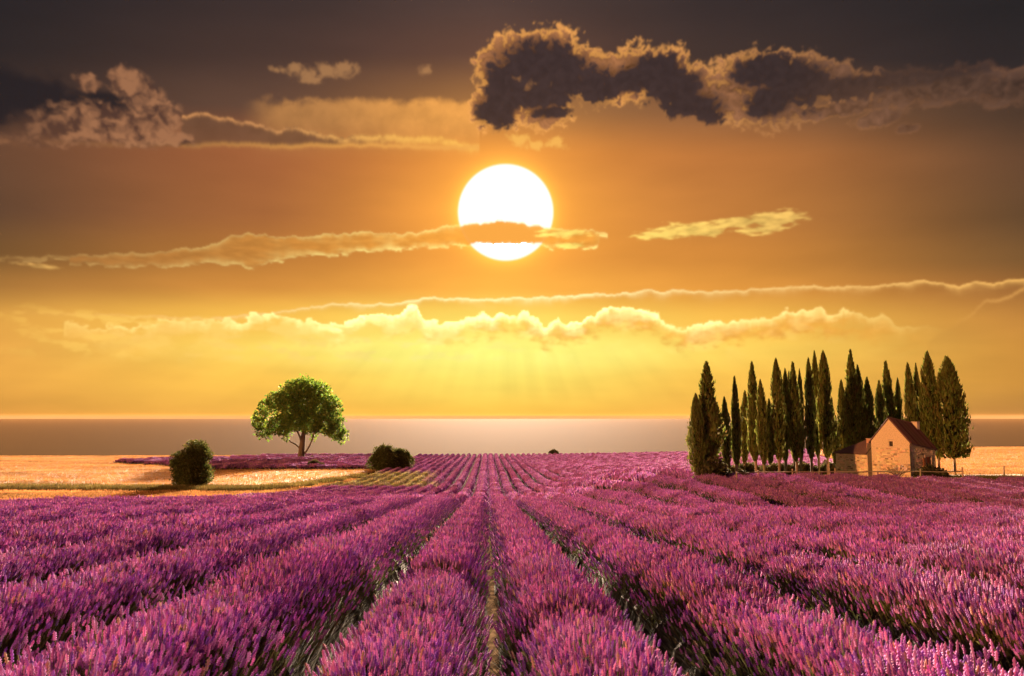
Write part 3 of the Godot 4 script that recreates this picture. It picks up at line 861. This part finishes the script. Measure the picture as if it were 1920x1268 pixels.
# [picture-free plan place x, d, height, crown radius, kind, words]
func cypresses() -> void:
	M.cypress = veg(0.8, 0.8)
	var protos := []
	for k in 6:
		var t := thing("cypress_tree", "", "cypress tree", Vector3(0, -300, 0))
		remove_child(t)
		taken["cypress_tree"] = -1
		var kind: int = [0, 1, 0, 3, 4, 2][k]
		part("crown", cypress_crown(14.0, 1.25 if kind != 4 else 2.2, kind), M.cypress, t)
		part("trunk", trunk_mesh(5.0, 0.19, 0.12, 0.06), M.bark, t)
		protos.append(t)
	# left to right: x, d, where the tip is above the eye, half width, which of the six, what sets it apart
	var list := [
		[14.9, 55.3, 1.56, 0.57, 4, "stout shorter cypress at the left end of the grove, beside its taller twin"],
		[15.9, 56.0, 3.90, 0.82, 3, "tall broad cypress with ragged foliage to the ground at the grove's left end"],
		[17.7, 57.4, 1.38, 0.36, 0, "small thin cypress, first after the broad pair at the left end"],
		[18.6, 58.1, 2.95, 0.42, 1, "medium cypress with a blunt double tip, fourth tree from the left end"],
		[23.1, 70.0, 2.26, 0.41, 5, "cypress half hidden in the gap behind the fourth and sixth trees"],
		[22.6, 65.5, 4.57, 0.60, 3, "tall full cypress, sixth tree from the left end, with a lower shoulder"],
		[22.3, 62.6, 2.91, 0.40, 2, "shorter cypress pressed against the right side of the sixth tree"],
		[26.3, 72.1, 1.57, 0.40, 0, "short dark cypress in the back row between two tall front trees"],
		[23.7, 63.0, 4.66, 0.51, 0, "tall straight cypress with a lit trunk, first of the middle row"],
		[24.7, 64.4, 3.91, 0.36, 2, "slender cypress just behind the right shoulder of the first middle tree"],
		[25.5, 64.0, 4.44, 0.59, 1, "tall cypress with a double top leaning right, in the middle row"],
		[27.2, 68.6, 3.95, 0.33, 5, "thin cypress in the back row peeping past the double topped tree"],
		[26.5, 65.5, 3.97, 0.27, 2, "very slim cypress, left one of two slim trees before the tallest pair"],
		[27.6, 66.0, 4.92, 0.41, 0, "slim pointed cypress left of the tallest pair in the middle"],
		[29.9, 70.0, 5.90, 0.37, 2, "left tree of the tallest pair in the middle of the grove"],
		[30.1, 68.5, 5.74, 0.60, 0, "right and fuller tree of the tallest pair in the middle of the grove"],
		[32.2, 71.5, 1.30, 0.33, 5, "short cypress standing against the left corner of the low annex"],
		[32.8, 71.4, 3.32, 0.41, 0, "dark cypress behind the left end of the annex roof"],
		[34.0, 72.1, 6.15, 0.69, 3, "highest cypress behind the annex, with a pointed leaning crown"],
		[35.1, 72.1, 4.75, 0.44, 2, "needle thin cypress behind the annex chimney"],
		[35.8, 72.1, 3.62, 0.53, 5, "shorter cypress behind the left slope of the gable"],
		[37.2, 72.8, 3.32, 0.49, 0, "olive cypress just left of the gable peak, behind the house"],
		[38.8, 74.2, 5.27, 0.72, 1, "tall dark cypress rising directly behind the gable peak"],
		[40.0, 74.9, 3.64, 0.38, 2, "cypress behind the main roof, close to the tree over the gable"],
		[40.4, 72.8, 5.00, 0.50, 0, "narrow cypress just right of the main chimney, left of two"],
		[41.1, 72.8, 5.03, 0.35, 5, "narrow cypress just right of the main chimney, right of two"],
		[41.5, 72.1, 6.05, 0.72, 2, "tall thin cypress behind the back corner of the house"],
		[42.3, 72.1, 3.73, 0.37, 0, "lower cypress between the tall thin one and the broad one at the right end"],
		[42.9, 70.7, 5.47, 1.34, 4, "broad bushy cypress at the right end of the grove"]]
	var k := 0
	for c in list:
		var o: Node3D = protos[c[4]].duplicate()
		o.name = numbered("cypress_tree")
		add_child(o)
		o.position = spot(c[0], c[1])
		o.rotation = Vector3(0, 1.3 * k + 0.4, 0.028 * sin(k * 2.7))
		var base_r := 1.25 if c[4] != 4 else 2.2
		var tall: float = c[2] - o.position.y
		o.get_node("crown").scale = Vector3(1.1 * c[3] / base_r, tall / 14.0, 1.1 * c[3] / base_r)
		o.get_node("trunk").scale = Vector3(0.7, tall / 14.0, 0.7)
		tag(o, c[5], "cypress tree", "cypresses in the grove by the stone house")
		k += 1
	for p in protos: p.free()

# a bush or a piece of crown: leaves on and in a heap of balls
func leaf_balls(b: MB, balls: Array, per_area: float, size: float, cols: Array) -> void:
	for s in balls:
		var c := Vector3(s[0], s[1], s[2])
		var r: float = s[3]
		var n := int(per_area * r * r)
		var lum := rng.randf_range(0.8, 1.2)
		for i in n:
			var o := Vector3(rng.randfn(0, 1), rng.randfn(0, 1), rng.randfn(0, 1)).normalized()
			var rad := r * (1.0 - 0.5 * pow(rng.randf(), 1.8)) * (1.28 if rng.randf() < 0.05 else 1.0) * (1.0 + 0.4 * nb.get_noise_3d(o.x * 4 + c.x * 3, o.y * 4 + c.y * 3, o.z * 4 + c.z * 3))
			var col: Color = cols[rng.randi_range(0, cols.size() - 1)]
			leaf(b, c + o * rad, o, size * rng.randf_range(0.7, 1.3), vary(Color(col.r * lum, col.g * lum, col.b * lum), 0.3))

func bush(label: String, x: float, d: float, wide: float, tall: float, kind: int, group := "", called := "round_bush") -> void:
	var t := thing(called, label, "bush", spot(x, d), 0.0, group)
	var b := MB.new()
	var balls := []
	var n := 40 if tall > 3 else 14
	for i in n:
		var h := (i + rng.randf()) / n
		var ring := sqrt(maxf(0.05, 1.0 - pow(absf(h * 2 - 0.85) / 1.15, 2.0)))
		var ang := rng.randf() * TAU
		var rr := wide * 0.5 * ring * rng.randf_range(0.3, 0.95)
		balls.append([cos(ang) * rr, tall * lerpf(0.12, 0.84, h), sin(ang) * rr, wide * rng.randf_range(0.15, 0.26)])
	var cols := [lin(0.055, 0.062, 0.015), lin(0.075, 0.075, 0.02), lin(0.04, 0.05, 0.014)]
	if kind == 1: cols = [lin(0.045, 0.04, 0.018), lin(0.06, 0.05, 0.02)]
	leaf_balls(b, balls, 1500.0 / maxf(1.0, wide * wide * 0.12), 0.16 + 0.02 * wide, cols)
	part("foliage", b.mesh(), M.leaf, t)
	var st := MB.new()
	for i in 6:
		var ang := rng.randf() * TAU
		var to := Vector3(cos(ang) * wide * 0.3, tall * rng.randf_range(0.5, 0.8), sin(ang) * wide * 0.3)
		st.tube([Vector3(cos(ang) * 0.1, -0.1, sin(ang) * 0.1), to * 0.5 + Vector3(0, 0.1 * tall, 0), to], [0.07, 0.045, 0.015], 5, vary(lin(0.09, 0.065, 0.04), 0.2))
	part("stems", st.mesh(), M.bark, t)

func oak() -> void:
	var d := 214.0
	var t := thing("oak_tree", "lone spreading green oak on the skyline left of the sun", "oak tree", spot(-50.8, d))
	var s := 22.6 / 830.0      # metres for one unit of the list, from the foot (660, 930)
	var b := MB.new()
	var balls := []
	for c in [[690, 180, 90], [600, 195, 85], [800, 215, 85], [900, 225, 58], [520, 260, 85], [420, 325, 88], [310, 390, 78], [250, 480, 66], [235, 560, 62], [290, 630, 66], [345, 680, 36], [250, 684, 26], [440, 560, 100], [560, 400, 130], [700, 350, 140], [840, 370, 125], [950, 350, 78], [1015, 415, 55], [980, 500, 78], [900, 560, 108], [1000, 640, 85], [1075, 670, 52], [1055, 735, 28], [760, 540, 110], [620, 530, 105], [505, 620, 66], [785, 650, 50], [510, 700, 28], [770, 715, 28], [1040, 540, 30], [180, 515, 24]]:
		var off := maxf(0.0, 1.0 - pow(absf(c[0] - 650) / 480.0, 2.0)) * 260.0
		var copies := 1 if c[2] < 60 else (3 if c[2] > 80 else 2)
		for k in copies:
			var zz := rng.randf_range(-0.3, 0.3) * off if copies == 1 else lerpf(-1, 1, (k + 0.5) / copies) * off + rng.randf_range(-20, 20)
			balls.append([(c[0] - 660) * s, (930 - c[1]) * s, zz * s, c[2] * s * rng.randf_range(0.78, 0.97)])
	leaf_balls(b, balls, 80.0, 0.62, [lin(0.10, 0.17, 0.02), lin(0.075, 0.14, 0.02), lin(0.15, 0.18, 0.022), lin(0.06, 0.11, 0.025)])
	part("crown", b.mesh(), M.oak_leaf, t)
	var w := MB.new()
	var bark := lin(0.085, 0.06, 0.035)
	var limb := func(pts: Array, r0: float, r1: float, depth: float) -> void:
		var ps := []
		var rs := []
		for i in pts.size():
			var f := float(i) / (pts.size() - 1)
			ps.append(Vector3((pts[i][0] - 660) * s, (930 - pts[i][1]) * s, depth * f * s)); rs.append(lerpf(r0, r1, f))
		w.tube(ps, rs, 9, vary(bark, 0.12))
	limb.call([[660, 950], [661, 900], [665, 820], [672, 740], [680, 660], [700, 560], [720, 420], [700, 260]], 1.15, 0.16, 20.0)
	limb.call([[655, 860], [640, 800], [600, 765], [545, 740], [505, 690], [430, 660], [340, 640], [260, 600]], 0.30, 0.07, -60.0)
	limb.call([[672, 872], [700, 850], [735, 800], [770, 730], [800, 640], [860, 560], [960, 480]], 0.30, 0.08, 80.0)
	limb.call([[668, 760], [650, 690], [620, 620], [560, 520], [470, 440], [380, 390]], 0.34, 0.08, 120.0)
	limb.call([[676, 690], [720, 610], [800, 500], [880, 380]], 0.26, 0.07, -140.0)
	limb.call([[690, 600], [640, 480], [600, 360], [590, 240]], 0.22, 0.06, -120.0)
	limb.call([[800, 640], [900, 640], [1010, 660]], 0.14, 0.05, 60.0)
	part("trunk", w.mesh(), M.bark, t)
	bush("low scrub at the foot of the lone oak", -48.5, 213.0, 2.6, 0.9, 1, "", "low_scrub")

func greenery() -> void:
	M.leaf = veg(0.7, 0.8)
	M.bark = veg(0.9)
	M.oak_leaf = veg(0.65, 0.95)
	oak()
	cypresses()
	bush("dense round dark bush standing in the golden fields on the left", -40.0, 107.0, 4.7, 6.9, 0)
	bush("left and larger bush of the pair at the lavender's far left corner", -20.6, 154.0, 4.8, 4.9, 0)
	bush("right bush of the pair at the lavender's far left corner", -17.6, 156.0, 4.4, 4.3, 0)
	bush("small grey green bush at the front edge of the oak's lavender field", -35.2, 160.0, 2.7, 1.9, 1)
	bush("tiny bush on the crest right of the sun's foot", 20.4, 243.0, 3.2, 1.6, 1)
	bush("dark tangled thicket round the feet of the broad left cypresses", 15.8, 54.6, 2.7, 1.7, 1, "", "dark_thicket")
	bush("dark brown mounded shrub against the foot of the gable wall", 33.2, 57.7, 2.4, 1.0, 1, "", "dark_shrub")
	var words := ["between the thin cypress and the fourth tree", "under the sixth cypress", "behind the first middle trunks", "behind the double topped cypress", "under the slim pair", "beside the tallest pair", "in front of the sixth cypress"]
	var spots := [[20.6, 64.5], [23.4, 66.5], [26.6, 67.5], [29.0, 67.5], [31.8, 68.0], [34.3, 69.0], [25.0, 62.5]]
	for i in 7:
		bush("low dark undergrowth shrub %s" % words[i], spots[i][0], spots[i][1] + 4.0, 3.0, 0.8, 1, "dark shrubs under the cypresses", "dark_shrub")
	bare_shrub()

func bare_shrub() -> void:
	var t := thing("bare_shrub", "leafless reddish shrub spreading its twigs before the annex wall", "shrub", spot(30.5, 57.6))
	t.scale = Vector3.ONE * 0.75
	var w := MB.new()
	var col := lin(0.10, 0.06, 0.04)
	w.tube([Vector3(0, -0.1, 0), Vector3(0.02, 0.5, 0), Vector3(0, 0.9, 0)], [0.09, 0.07, 0.055], 6, col)
	part("trunk", w.mesh(), M.bark, t)
	var tw := MB.new()
	for i in 34:
		var ang := rng.randf() * TAU
		var up := rng.randf_range(0.35, 1.3)
		var p := Vector3(0, rng.randf_range(0.4, 0.95), 0)
		var dir := Vector3(cos(ang), up, sin(ang) * 0.8).normalized()
		var q := p + dir * rng.randf_range(0.6, 1.0)
		var e := q + (dir + Vector3(rng.randfn(0, 0.3), 0.35, rng.randfn(0, 0.3))).normalized() * rng.randf_range(0.5, 0.9)
		tw.tube([p, q, e], [0.03, 0.018, 0.005], 4, vary(col, 0.2), false)
		for j in 6:
			var r := p.lerp(q, rng.randf_range(0.3, 1.0)) if j < 2 else q.lerp(e, rng.randf_range(0.0, 0.95))
			var f := r + (dir + Vector3(rng.randfn(0, 0.7), rng.randfn(0.2, 0.5), rng.randfn(0, 0.7))).normalized() * rng.randf_range(0.25, 0.5)
			tw.tube([r, f], [0.012, 0.004], 3, vary(lin(0.15, 0.085, 0.05), 0.3), false)
	part("twigs", tw.mesh(), M.bark, t)

# ------------------------------------------------------------------ the stone house
func plaster(col: Color, dark: Color) -> StandardMaterial3D:
	var m := StandardMaterial3D.new()
	m.albedo_texture = noise_tex(0.03, [dark, col, Color(col.r * 1.12, col.g * 1.1, col.b * 1.08)])
	m.normal_enabled = true
	m.normal_texture = noise_tex(0.08, [], true)
	m.normal_scale = 0.7
	m.uv1_triplanar = true
	m.uv1_scale = Vector3.ONE * 0.45
	m.roughness = 0.92
	return m

# rough stones standing a little proud of a wall; origin, along, up, out
func stones(b: MB, o: Vector3, al: Vector3, up: Vector3, out: Vector3, w: float, h: float, holes: Array, gaps: float) -> void:
	var y := 0.02
	while y < h - 0.1:
		var ch := rng.randf_range(0.13, 0.24)
		var x := 0.02 + rng.randf_range(0, 0.15)
		while x < w - 0.12:
			var cw := minf(rng.randf_range(0.2, 0.5), w - 0.02 - x)
			var skip := rng.randf() < gaps
			for q in holes:
				if x + cw > q[0] and x < q[1] and y + ch > q[2] and y < q[3]: skip = true
			if not skip and cw > 0.12:
				var z := rng.randf_range(0.012, 0.05)
				var e := 0.018
				var p := o + al * (x + e) + up * (y + e)
				var a := al * (cw - 2 * e)
				var u := up * (ch - 2 * e)
				var t := out * z
				var j := al * rng.randf_range(0.0, 0.03) + up * rng.randf_range(-0.015, 0.015)
				var col := vary(lin(0.50, 0.36, 0.215), 0.4)
				if rng.randf() < 0.10: col = vary(lin(0.20, 0.14, 0.09), 0.2)
				b.hexa(p + t, p + a + t - j, p + a, p, p + u + t + j, p + a + u + t, p + a + u, p + u, col)
			x += cw
		y += ch

func house() -> void:
	var at := spot(32.4, 62.0, -0.1)
	var t := thing("stone_house", "small old stone farmhouse with a steep gable and low annex in front of the cypresses", "house", at, deg_to_rad(-62.0))
	t.scale = Vector3.ONE * 0.72
	var pl := plaster(lin(0.55, 0.40, 0.235), lin(0.42, 0.29, 0.165))
	var stone := veg(0.92)
	var roofm := plaster(lin(0.105, 0.048, 0.038), lin(0.07, 0.034, 0.028))
	var wood := veg(0.7)
	var w := 2.35
	var L := 4.6
	var eave := 4.6
	var peak := 7.1
	var drop := 0.75      # eaves and ridge sag towards the back
	var white := Color(1, 1, 1)
	var one := lin(0.5, 0.38, 0.25)
	# gable wall with a hole for the small window
	var b := MB.new()
	var wx0 := -0.12
	var wx1 := 0.34
	var wy0 := 4.05
	var wy1 := 4.75
	var F := func(x: float, y: float, z := 0.0) -> Vector3: return Vector3(x, y, z)
	b.quad(F.call(-w, wy0), F.call(w, wy0), F.call(w, 0), F.call(-w, 0), white)
	b.quad(F.call(-w, eave), F.call(wx0, eave), F.call(wx0, wy0), F.call(-w, wy0), white)
	b.quad(F.call(wx1, eave), F.call(w, eave), F.call(w, wy0), F.call(wx1, wy0), white)
	b.quad(F.call(wx0, wy1), F.call(wx1, wy1), F.call(wx1, eave), F.call(wx0, eave), white)
	b.tri(F.call(-w, eave), F.call(wx0, wy1), F.call(wx0, eave), white)
	b.tri(F.call(wx1, eave), F.call(wx1, wy1), F.call(w, eave), white)
	b.tri(F.call(-w, eave), F.call(0, peak), F.call(wx0, wy1), white)
	b.tri(F.call(wx0, wy1), F.call(0, peak), F.call(wx1, wy1), white)
	b.tri(F.call(wx1, wy1), F.call(0, peak), F.call(w, eave), white)
	for q in [[wx0, wy0, wx0, wy1], [wx0, wy1, wx1, wy1], [wx1, wy1, wx1, wy0], [wx1, wy0, wx0, wy0]]:
		b.quad(F.call(q[0], q[1]), F.call(q[2], q[3]), F.call(q[2], q[3], -0.3), F.call(q[0], q[1], -0.3), white)
	# right wall with the door opening, back and left walls
	var dz0 := -2.75
	var dz1 := -3.75
	var dh := 2.9
	var top := func(z: float) -> float: return eave + drop * z / L
	var S := func(z: float, y: float, x := 2.35) -> Vector3: return Vector3(x, y, z)
	b.quad(S.call(0, top.call(0.0)), S.call(dz0, top.call(dz0)), S.call(dz0, 0), S.call(0, 0), white)
	b.quad(S.call(dz0, top.call(dz0)), S.call(dz1, top.call(dz1)), S.call(dz1, dh), S.call(dz0, dh), white)
	b.quad(S.call(dz1, top.call(dz1)), S.call(-L, top.call(-L)), S.call(-L, 0), S.call(dz1, 0), white)
	b.quad(S.call(dz0, 0, 2.10), S.call(dz0, dh, 2.10), S.call(dz0, dh), S.call(dz0, 0), white)
	b.quad(S.call(dz1, 0), S.call(dz1, dh), S.call(dz1, dh, 2.10), S.call(dz1, 0, 2.10), white)
	b.quad(S.call(dz0, dh), S.call(dz0, dh, 2.10), S.call(dz1, dh, 2.10), S.call(dz1, dh), white)
	b.quad(Vector3(w, eave - drop, -L), Vector3(-w, eave - drop, -L), Vector3(-w, 0, -L), Vector3(w, 0, -L), white)
	b.tri(Vector3(w, eave - drop, -L), Vector3(0, peak - drop, -L), Vector3(-w, eave - drop, -L), white)
	b.quad(Vector3(-w, eave - drop, -L), Vector3(-w, eave, 0), Vector3(-w, 0, 0), Vector3(-w, 0, -L), white)
	part("wall", b.mesh(), pl, t)
	# fieldstone showing where the plaster is gone
	var sb := MB.new()
	stones(sb, Vector3(-w, 0, 0), Vector3.RIGHT, Vector3.UP, Vector3.BACK, w * 2, 3.9, [[0.0, 0.5, 2.6, 4.0], [3.6, 4.4, 2.3, 3.3]], 0.12)
	stones(sb, Vector3(w, 0, 0), Vector3.FORWARD, Vector3.UP, Vector3.RIGHT, L, 3.8, [[2.55, 3.95, 0.0, 3.15]], 0.16)
	var sw := part("stonework", sb.mesh(), stone, t)
	sw.set_meta("kind", "stuff")
	# roof: two slopes with thickness
	var r := MB.new()
	var ov := 0.14
	for s in [-1, 1]:
		var e0 := Vector3(s * (w + 0.22), eave - 0.25, ov)
		var e1 := Vector3(s * (w + 0.22), eave - 0.25 - drop * 1.05, -L - ov)
		var r0 := Vector3(0, peak + 0.02, ov)
		var r1 := Vector3(0, peak + 0.02 - drop * 1.05, -L - ov)
		var th := Vector3(0, 0.12, 0)
		if s > 0: r.hexa(r0, e0, e1, r1, r0 + th, e0 + th, e1 + th, r1 + th, white)
		else: r.hexa(e0, r0, r1, e1, e0 + th, r0 + th, r1 + th, e1 + th, white)
	var roof := part("roof", r.mesh(), roofm, t)
	var tl := MB.new()
	for s in [-1, 1]:
		for i in 17:
			var z := ov - 0.16 - (L + 2 * ov - 0.3) * i / 16.0
			var dd := drop * 1.05 * (z - ov) / (L + 2 * ov)
			tl.tube([Vector3(s * 0.06, peak + 0.13 + dd, z), Vector3(s * (w + 0.24), eave - 0.12 + dd, z)], [0.075, 0.075], 6, vary(lin(0.10, 0.044, 0.034), 0.3))
	tl.tube([Vector3(0, peak + 0.16, ov), Vector3(0, peak + 0.16 - drop, -L - ov)], [0.11, 0.11], 8, lin(0.16, 0.075, 0.05))
	part("ridge_tiles", tl.mesh(), stone, roof).set_meta("kind", "stuff")
	var ch := MB.new()
	ch.box(Vector3(0.0, peak - 1.5, -L - 0.02), Vector3(0.66, peak - 0.42, -L + 0.45), one)
	ch.box(Vector3(-0.05, peak - 0.42, -L - 0.07), Vector3(0.71, peak - 0.32, -L + 0.5), lin(0.42, 0.3, 0.2))
	part("chimney", ch.mesh(), stone, roof)
	# window
	var fr := MB.new()
	for q in [[wx0 - 0.08, wy0 - 0.1, wx1 + 0.08, wy0 - 0.002], [wx0 - 0.08, wy1 + 0.002, wx1 + 0.08, wy1 + 0.1]]:
		fr.box(Vector3(q[0], q[1], 0.003), Vector3(q[2], q[3], 0.06), lin(0.44, 0.34, 0.23))
	fr.box(Vector3(wx0 + 0.205, wy0 + 0.003, -0.17), Vector3(wx0 + 0.25, wy1 - 0.003, -0.13), lin(0.12, 0.08, 0.05))
	fr.box(Vector3(wx0 + 0.003, wy0 + 0.33, -0.168), Vector3(wx1 - 0.003, wy0 + 0.37, -0.128), lin(0.12, 0.08, 0.05))
	var win := part("window", fr.mesh(), wood, t)
	var pm := MB.new()
	pm.quad(Vector3(wx0, wy1, -0.2), Vector3(wx1, wy1, -0.2), Vector3(wx1, wy0, -0.2), Vector3(wx0, wy0, -0.2), white)
	var glass := StandardMaterial3D.new()
	glass.albedo_color = Color(0.10, 0.10, 0.10)
	glass.roughness = 0.1
	part("pane", pm.mesh(), glass, win)
	# door: two leaves of boards, the lower part of the opening walled up by a step
	var db := MB.new()
	for i in 6:
		var z := dz0 - 0.02 - i * 0.16
		db.box(Vector3(2.15, 0.35, z - 0.15), Vector3(2.2 + 0.008 * (i % 2), dh - 0.04, z), vary(lin(0.30, 0.11, 0.04), 0.2))
	var door := part("door", db.mesh(), wood, t)
	var hd := MB.new()
	hd.box(Vector3(2.21, 1.3, dz0 - 0.56), Vector3(2.26, 1.5, dz0 - 0.52), lin(0.05, 0.045, 0.04))
	part("handle", hd.mesh(), wood, door)
	var df := MB.new()
	df.box(Vector3(2.353, dh + 0.002, dz1 - 0.2), Vector3(2.42, dh + 0.24, dz0 + 0.2), lin(0.40, 0.28, 0.18))
	df.box(Vector3(2.353, 0, dz0 + 0.002), Vector3(2.41, dh, dz0 + 0.18), lin(0.42, 0.30, 0.19))
	df.box(Vector3(2.353, 0, dz1 - 0.18), Vector3(2.41, dh, dz1 - 0.002), lin(0.42, 0.30, 0.19))
	df.box(Vector3(2.11, 0, dz1 + 0.004), Vector3(2.6, 0.33, dz0 - 0.004), lin(0.30, 0.22, 0.15))
	part("door_frame", df.mesh(), stone, t)
	# open shutter leaf beside the door
	var sh := MB.new()
	for i in 3:
		sh.box(Vector3(2.44, 0.9, dz0 + 0.22 + i * 0.15), Vector3(2.48, dh - 0.1, dz0 + 0.36 + i * 0.15), vary(lin(0.34, 0.13, 0.05), 0.2))
	part("shutter", sh.mesh(), wood, t)
	# rain pipe down the corner
	var rp := MB.new()
	rp.tube([Vector3(w + 0.06, 0.1, 0.07), Vector3(w + 0.06, eave - 0.4, 0.07), Vector3(w + 0.12, eave - 0.2, 0.02)], [0.05, 0.05, 0.05], 7, lin(0.06, 0.05, 0.045))
	part("rain_pipe", rp.mesh(), wood, t)
	# annex on the left, beside a recess with its shade painted dark grey
	var ax1 := -w - 0.004
	var ax0 := -w - 4.9
	var ah := 3.0
	var an := MB.new()
	var gx := ax1 - 0.62
	an.quad(Vector3(ax0, ah, -0.1), Vector3(gx, ah, -0.1), Vector3(gx, 0, -0.1), Vector3(ax0, 0, -0.1), white)
	an.quad(Vector3(gx, ah + 1.3, -0.1), Vector3(gx, ah + 1.3, -0.8), Vector3(gx, 0, -0.8), Vector3(gx, 0, -0.1), white)
	an.quad(Vector3(ax0, ah, -3.6), Vector3(ax0, ah, -0.1), Vector3(ax0, 0, -0.1), Vector3(ax0, 0, -3.6), white)
	an.quad(Vector3(ax1, ah, -3.6), Vector3(ax0, ah, -3.6), Vector3(ax0, 0, -3.6), Vector3(ax1, 0, -3.6), white)
	var annex := part("annex", an.mesh(), pl, t)
	var as_ := MB.new()
	stones(as_, Vector3(ax0, 0, -0.1), Vector3.RIGHT, Vector3.UP, Vector3.BACK, gx - ax0, ah, [], 0.3)
	part("stonework", as_.mesh(), stone, annex).set_meta("kind", "stuff")
	var gs := MB.new()
	gs.box(Vector3(gx, 0, -0.9), Vector3(ax1, 4.4, -0.8), lin(0.075, 0.078, 0.085))  # back wall of the recess, its shadow put into the colour
	part("shade_painted_recess", gs.mesh(), stone, annex)
	var ar := MB.new()
	var pa := Vector3(ax0 - 0.2, ah - 0.06, 0.12)
	var pb := Vector3(gx, ah - 0.02, 0.12)
	var pc := Vector3(gx, ah + 1.75, -2.2)
	var pd := Vector3(gx - 1.3, ah + 1.6, -2.2)
	var pe := Vector3(ax0 - 0.2, ah - 0.06, -3.7)
	var pf := Vector3(gx, ah - 0.02, -3.7)
	var up := Vector3(0, 0.12, 0)
	ar.quad(pd + up, pc + up, pb + up, pa + up, white)
	ar.tri(pe + up, pd + up, pa + up, white)
	ar.quad(pf + up, pc + up, pd + up, pe + up, white)
	ar.quad(pa + up, pb + up, pb, pa, white)
	ar.quad(pe + up, pa + up, pa, pe, white)
	ar.quad(pb + up, pc + up, pc, pb, white)
	ar.quad(pa, pb, pc, pd, white); ar.tri(pa, pd, pe, white); ar.quad(pe, pd, pc, pf, white)
	ar.quad(Vector3(gx, ah + 1.75, -2.2) + up, Vector3(ax1, ah + 1.75, -2.2) + up, Vector3(ax1, ah + 0.6, -0.75) + up, Vector3(gx, ah + 0.6, -0.75) + up, white)
	var aroof := part("annex_roof", ar.mesh(), roofm, annex)
	var ac := MB.new()
	ac.box(Vector3(gx - 0.6, ah + 0.4, -1.4), Vector3(gx - 0.05, ah + 1.75, -0.85), lin(0.36, 0.18, 0.11))
	ac.box(Vector3(gx - 0.65, ah + 1.75, -1.45), Vector3(gx + 0.0, ah + 1.83, -0.8), lin(0.38, 0.22, 0.14))
	part("annex_chimney", ac.mesh(), stone, annex)

func fence() -> void:
	var posts := [[16.9, 52.9], [19.3, 55.4], [22.0, 56.0], [25.2, 56.1], [28.3, 56.0], [31.2, 55.7], [34.2, 55.4]]
	var t := thing("rail_fence", "weathered low post and rail fence along the front of the grove and house", "fence", Vector3.ZERO)
	var prev := Vector3.ZERO
	for i in posts.size():
		var p := spot(posts[i][0], posts[i][1])
		var b := MB.new()
		var tall := rng.randf_range(1.1, 1.4)
		var lean := Vector3(rng.randfn(0, 0.04), tall, rng.randfn(0, 0.04))
		b.tube([p - Vector3(0, 0.2, 0), p + lean * 0.5, p + lean], [0.07, 0.06, 0.055], 7, vary(lin(0.26, 0.18, 0.11), 0.2))
		part("post", b.mesh(), M.bark, t)
		if i > 0:
			for h in [0.65, 1.1]:
				var rb := MB.new()
				rb.tube([prev + Vector3(0, h, 0), (prev + p) / 2 + Vector3(0, h - 0.05, 0), p + Vector3(0, h, 0)], [0.04, 0.045, 0.04], 6, vary(lin(0.2, 0.14, 0.09), 0.2))
				part("rail", rb.mesh(), M.bark, t)
		prev = p
	# short posts of the wire fence at the edge of the far wheat
	for i in 11:
		var x := 45.0 + i * 2.1
		var p := spot(x, 67.0 - 0.1 * i)
		var b := MB.new()
		b.tube([p - Vector3(0, 0.2, 0), p + Vector3(rng.randfn(0, 0.03), 1.15, 0)], [0.06, 0.05], 6, vary(lin(0.14, 0.09, 0.05), 0.2))
		var o := part("fence_post", b.mesh(), M.bark, self)
		tag(o, "%s short wooden post from the left along the edge of the right wheat field" % nth(i + 1), "fence post", "fence posts along the right wheat field")

func _ready() -> void:
	rng.seed = 77
	light_and_camera()
	var t0 := Time.get_ticks_msec()
	setting()
	lavender()
	crops()
	greenery()
	house()
	fence()
	print("built in ", Time.get_ticks_msec() - t0)
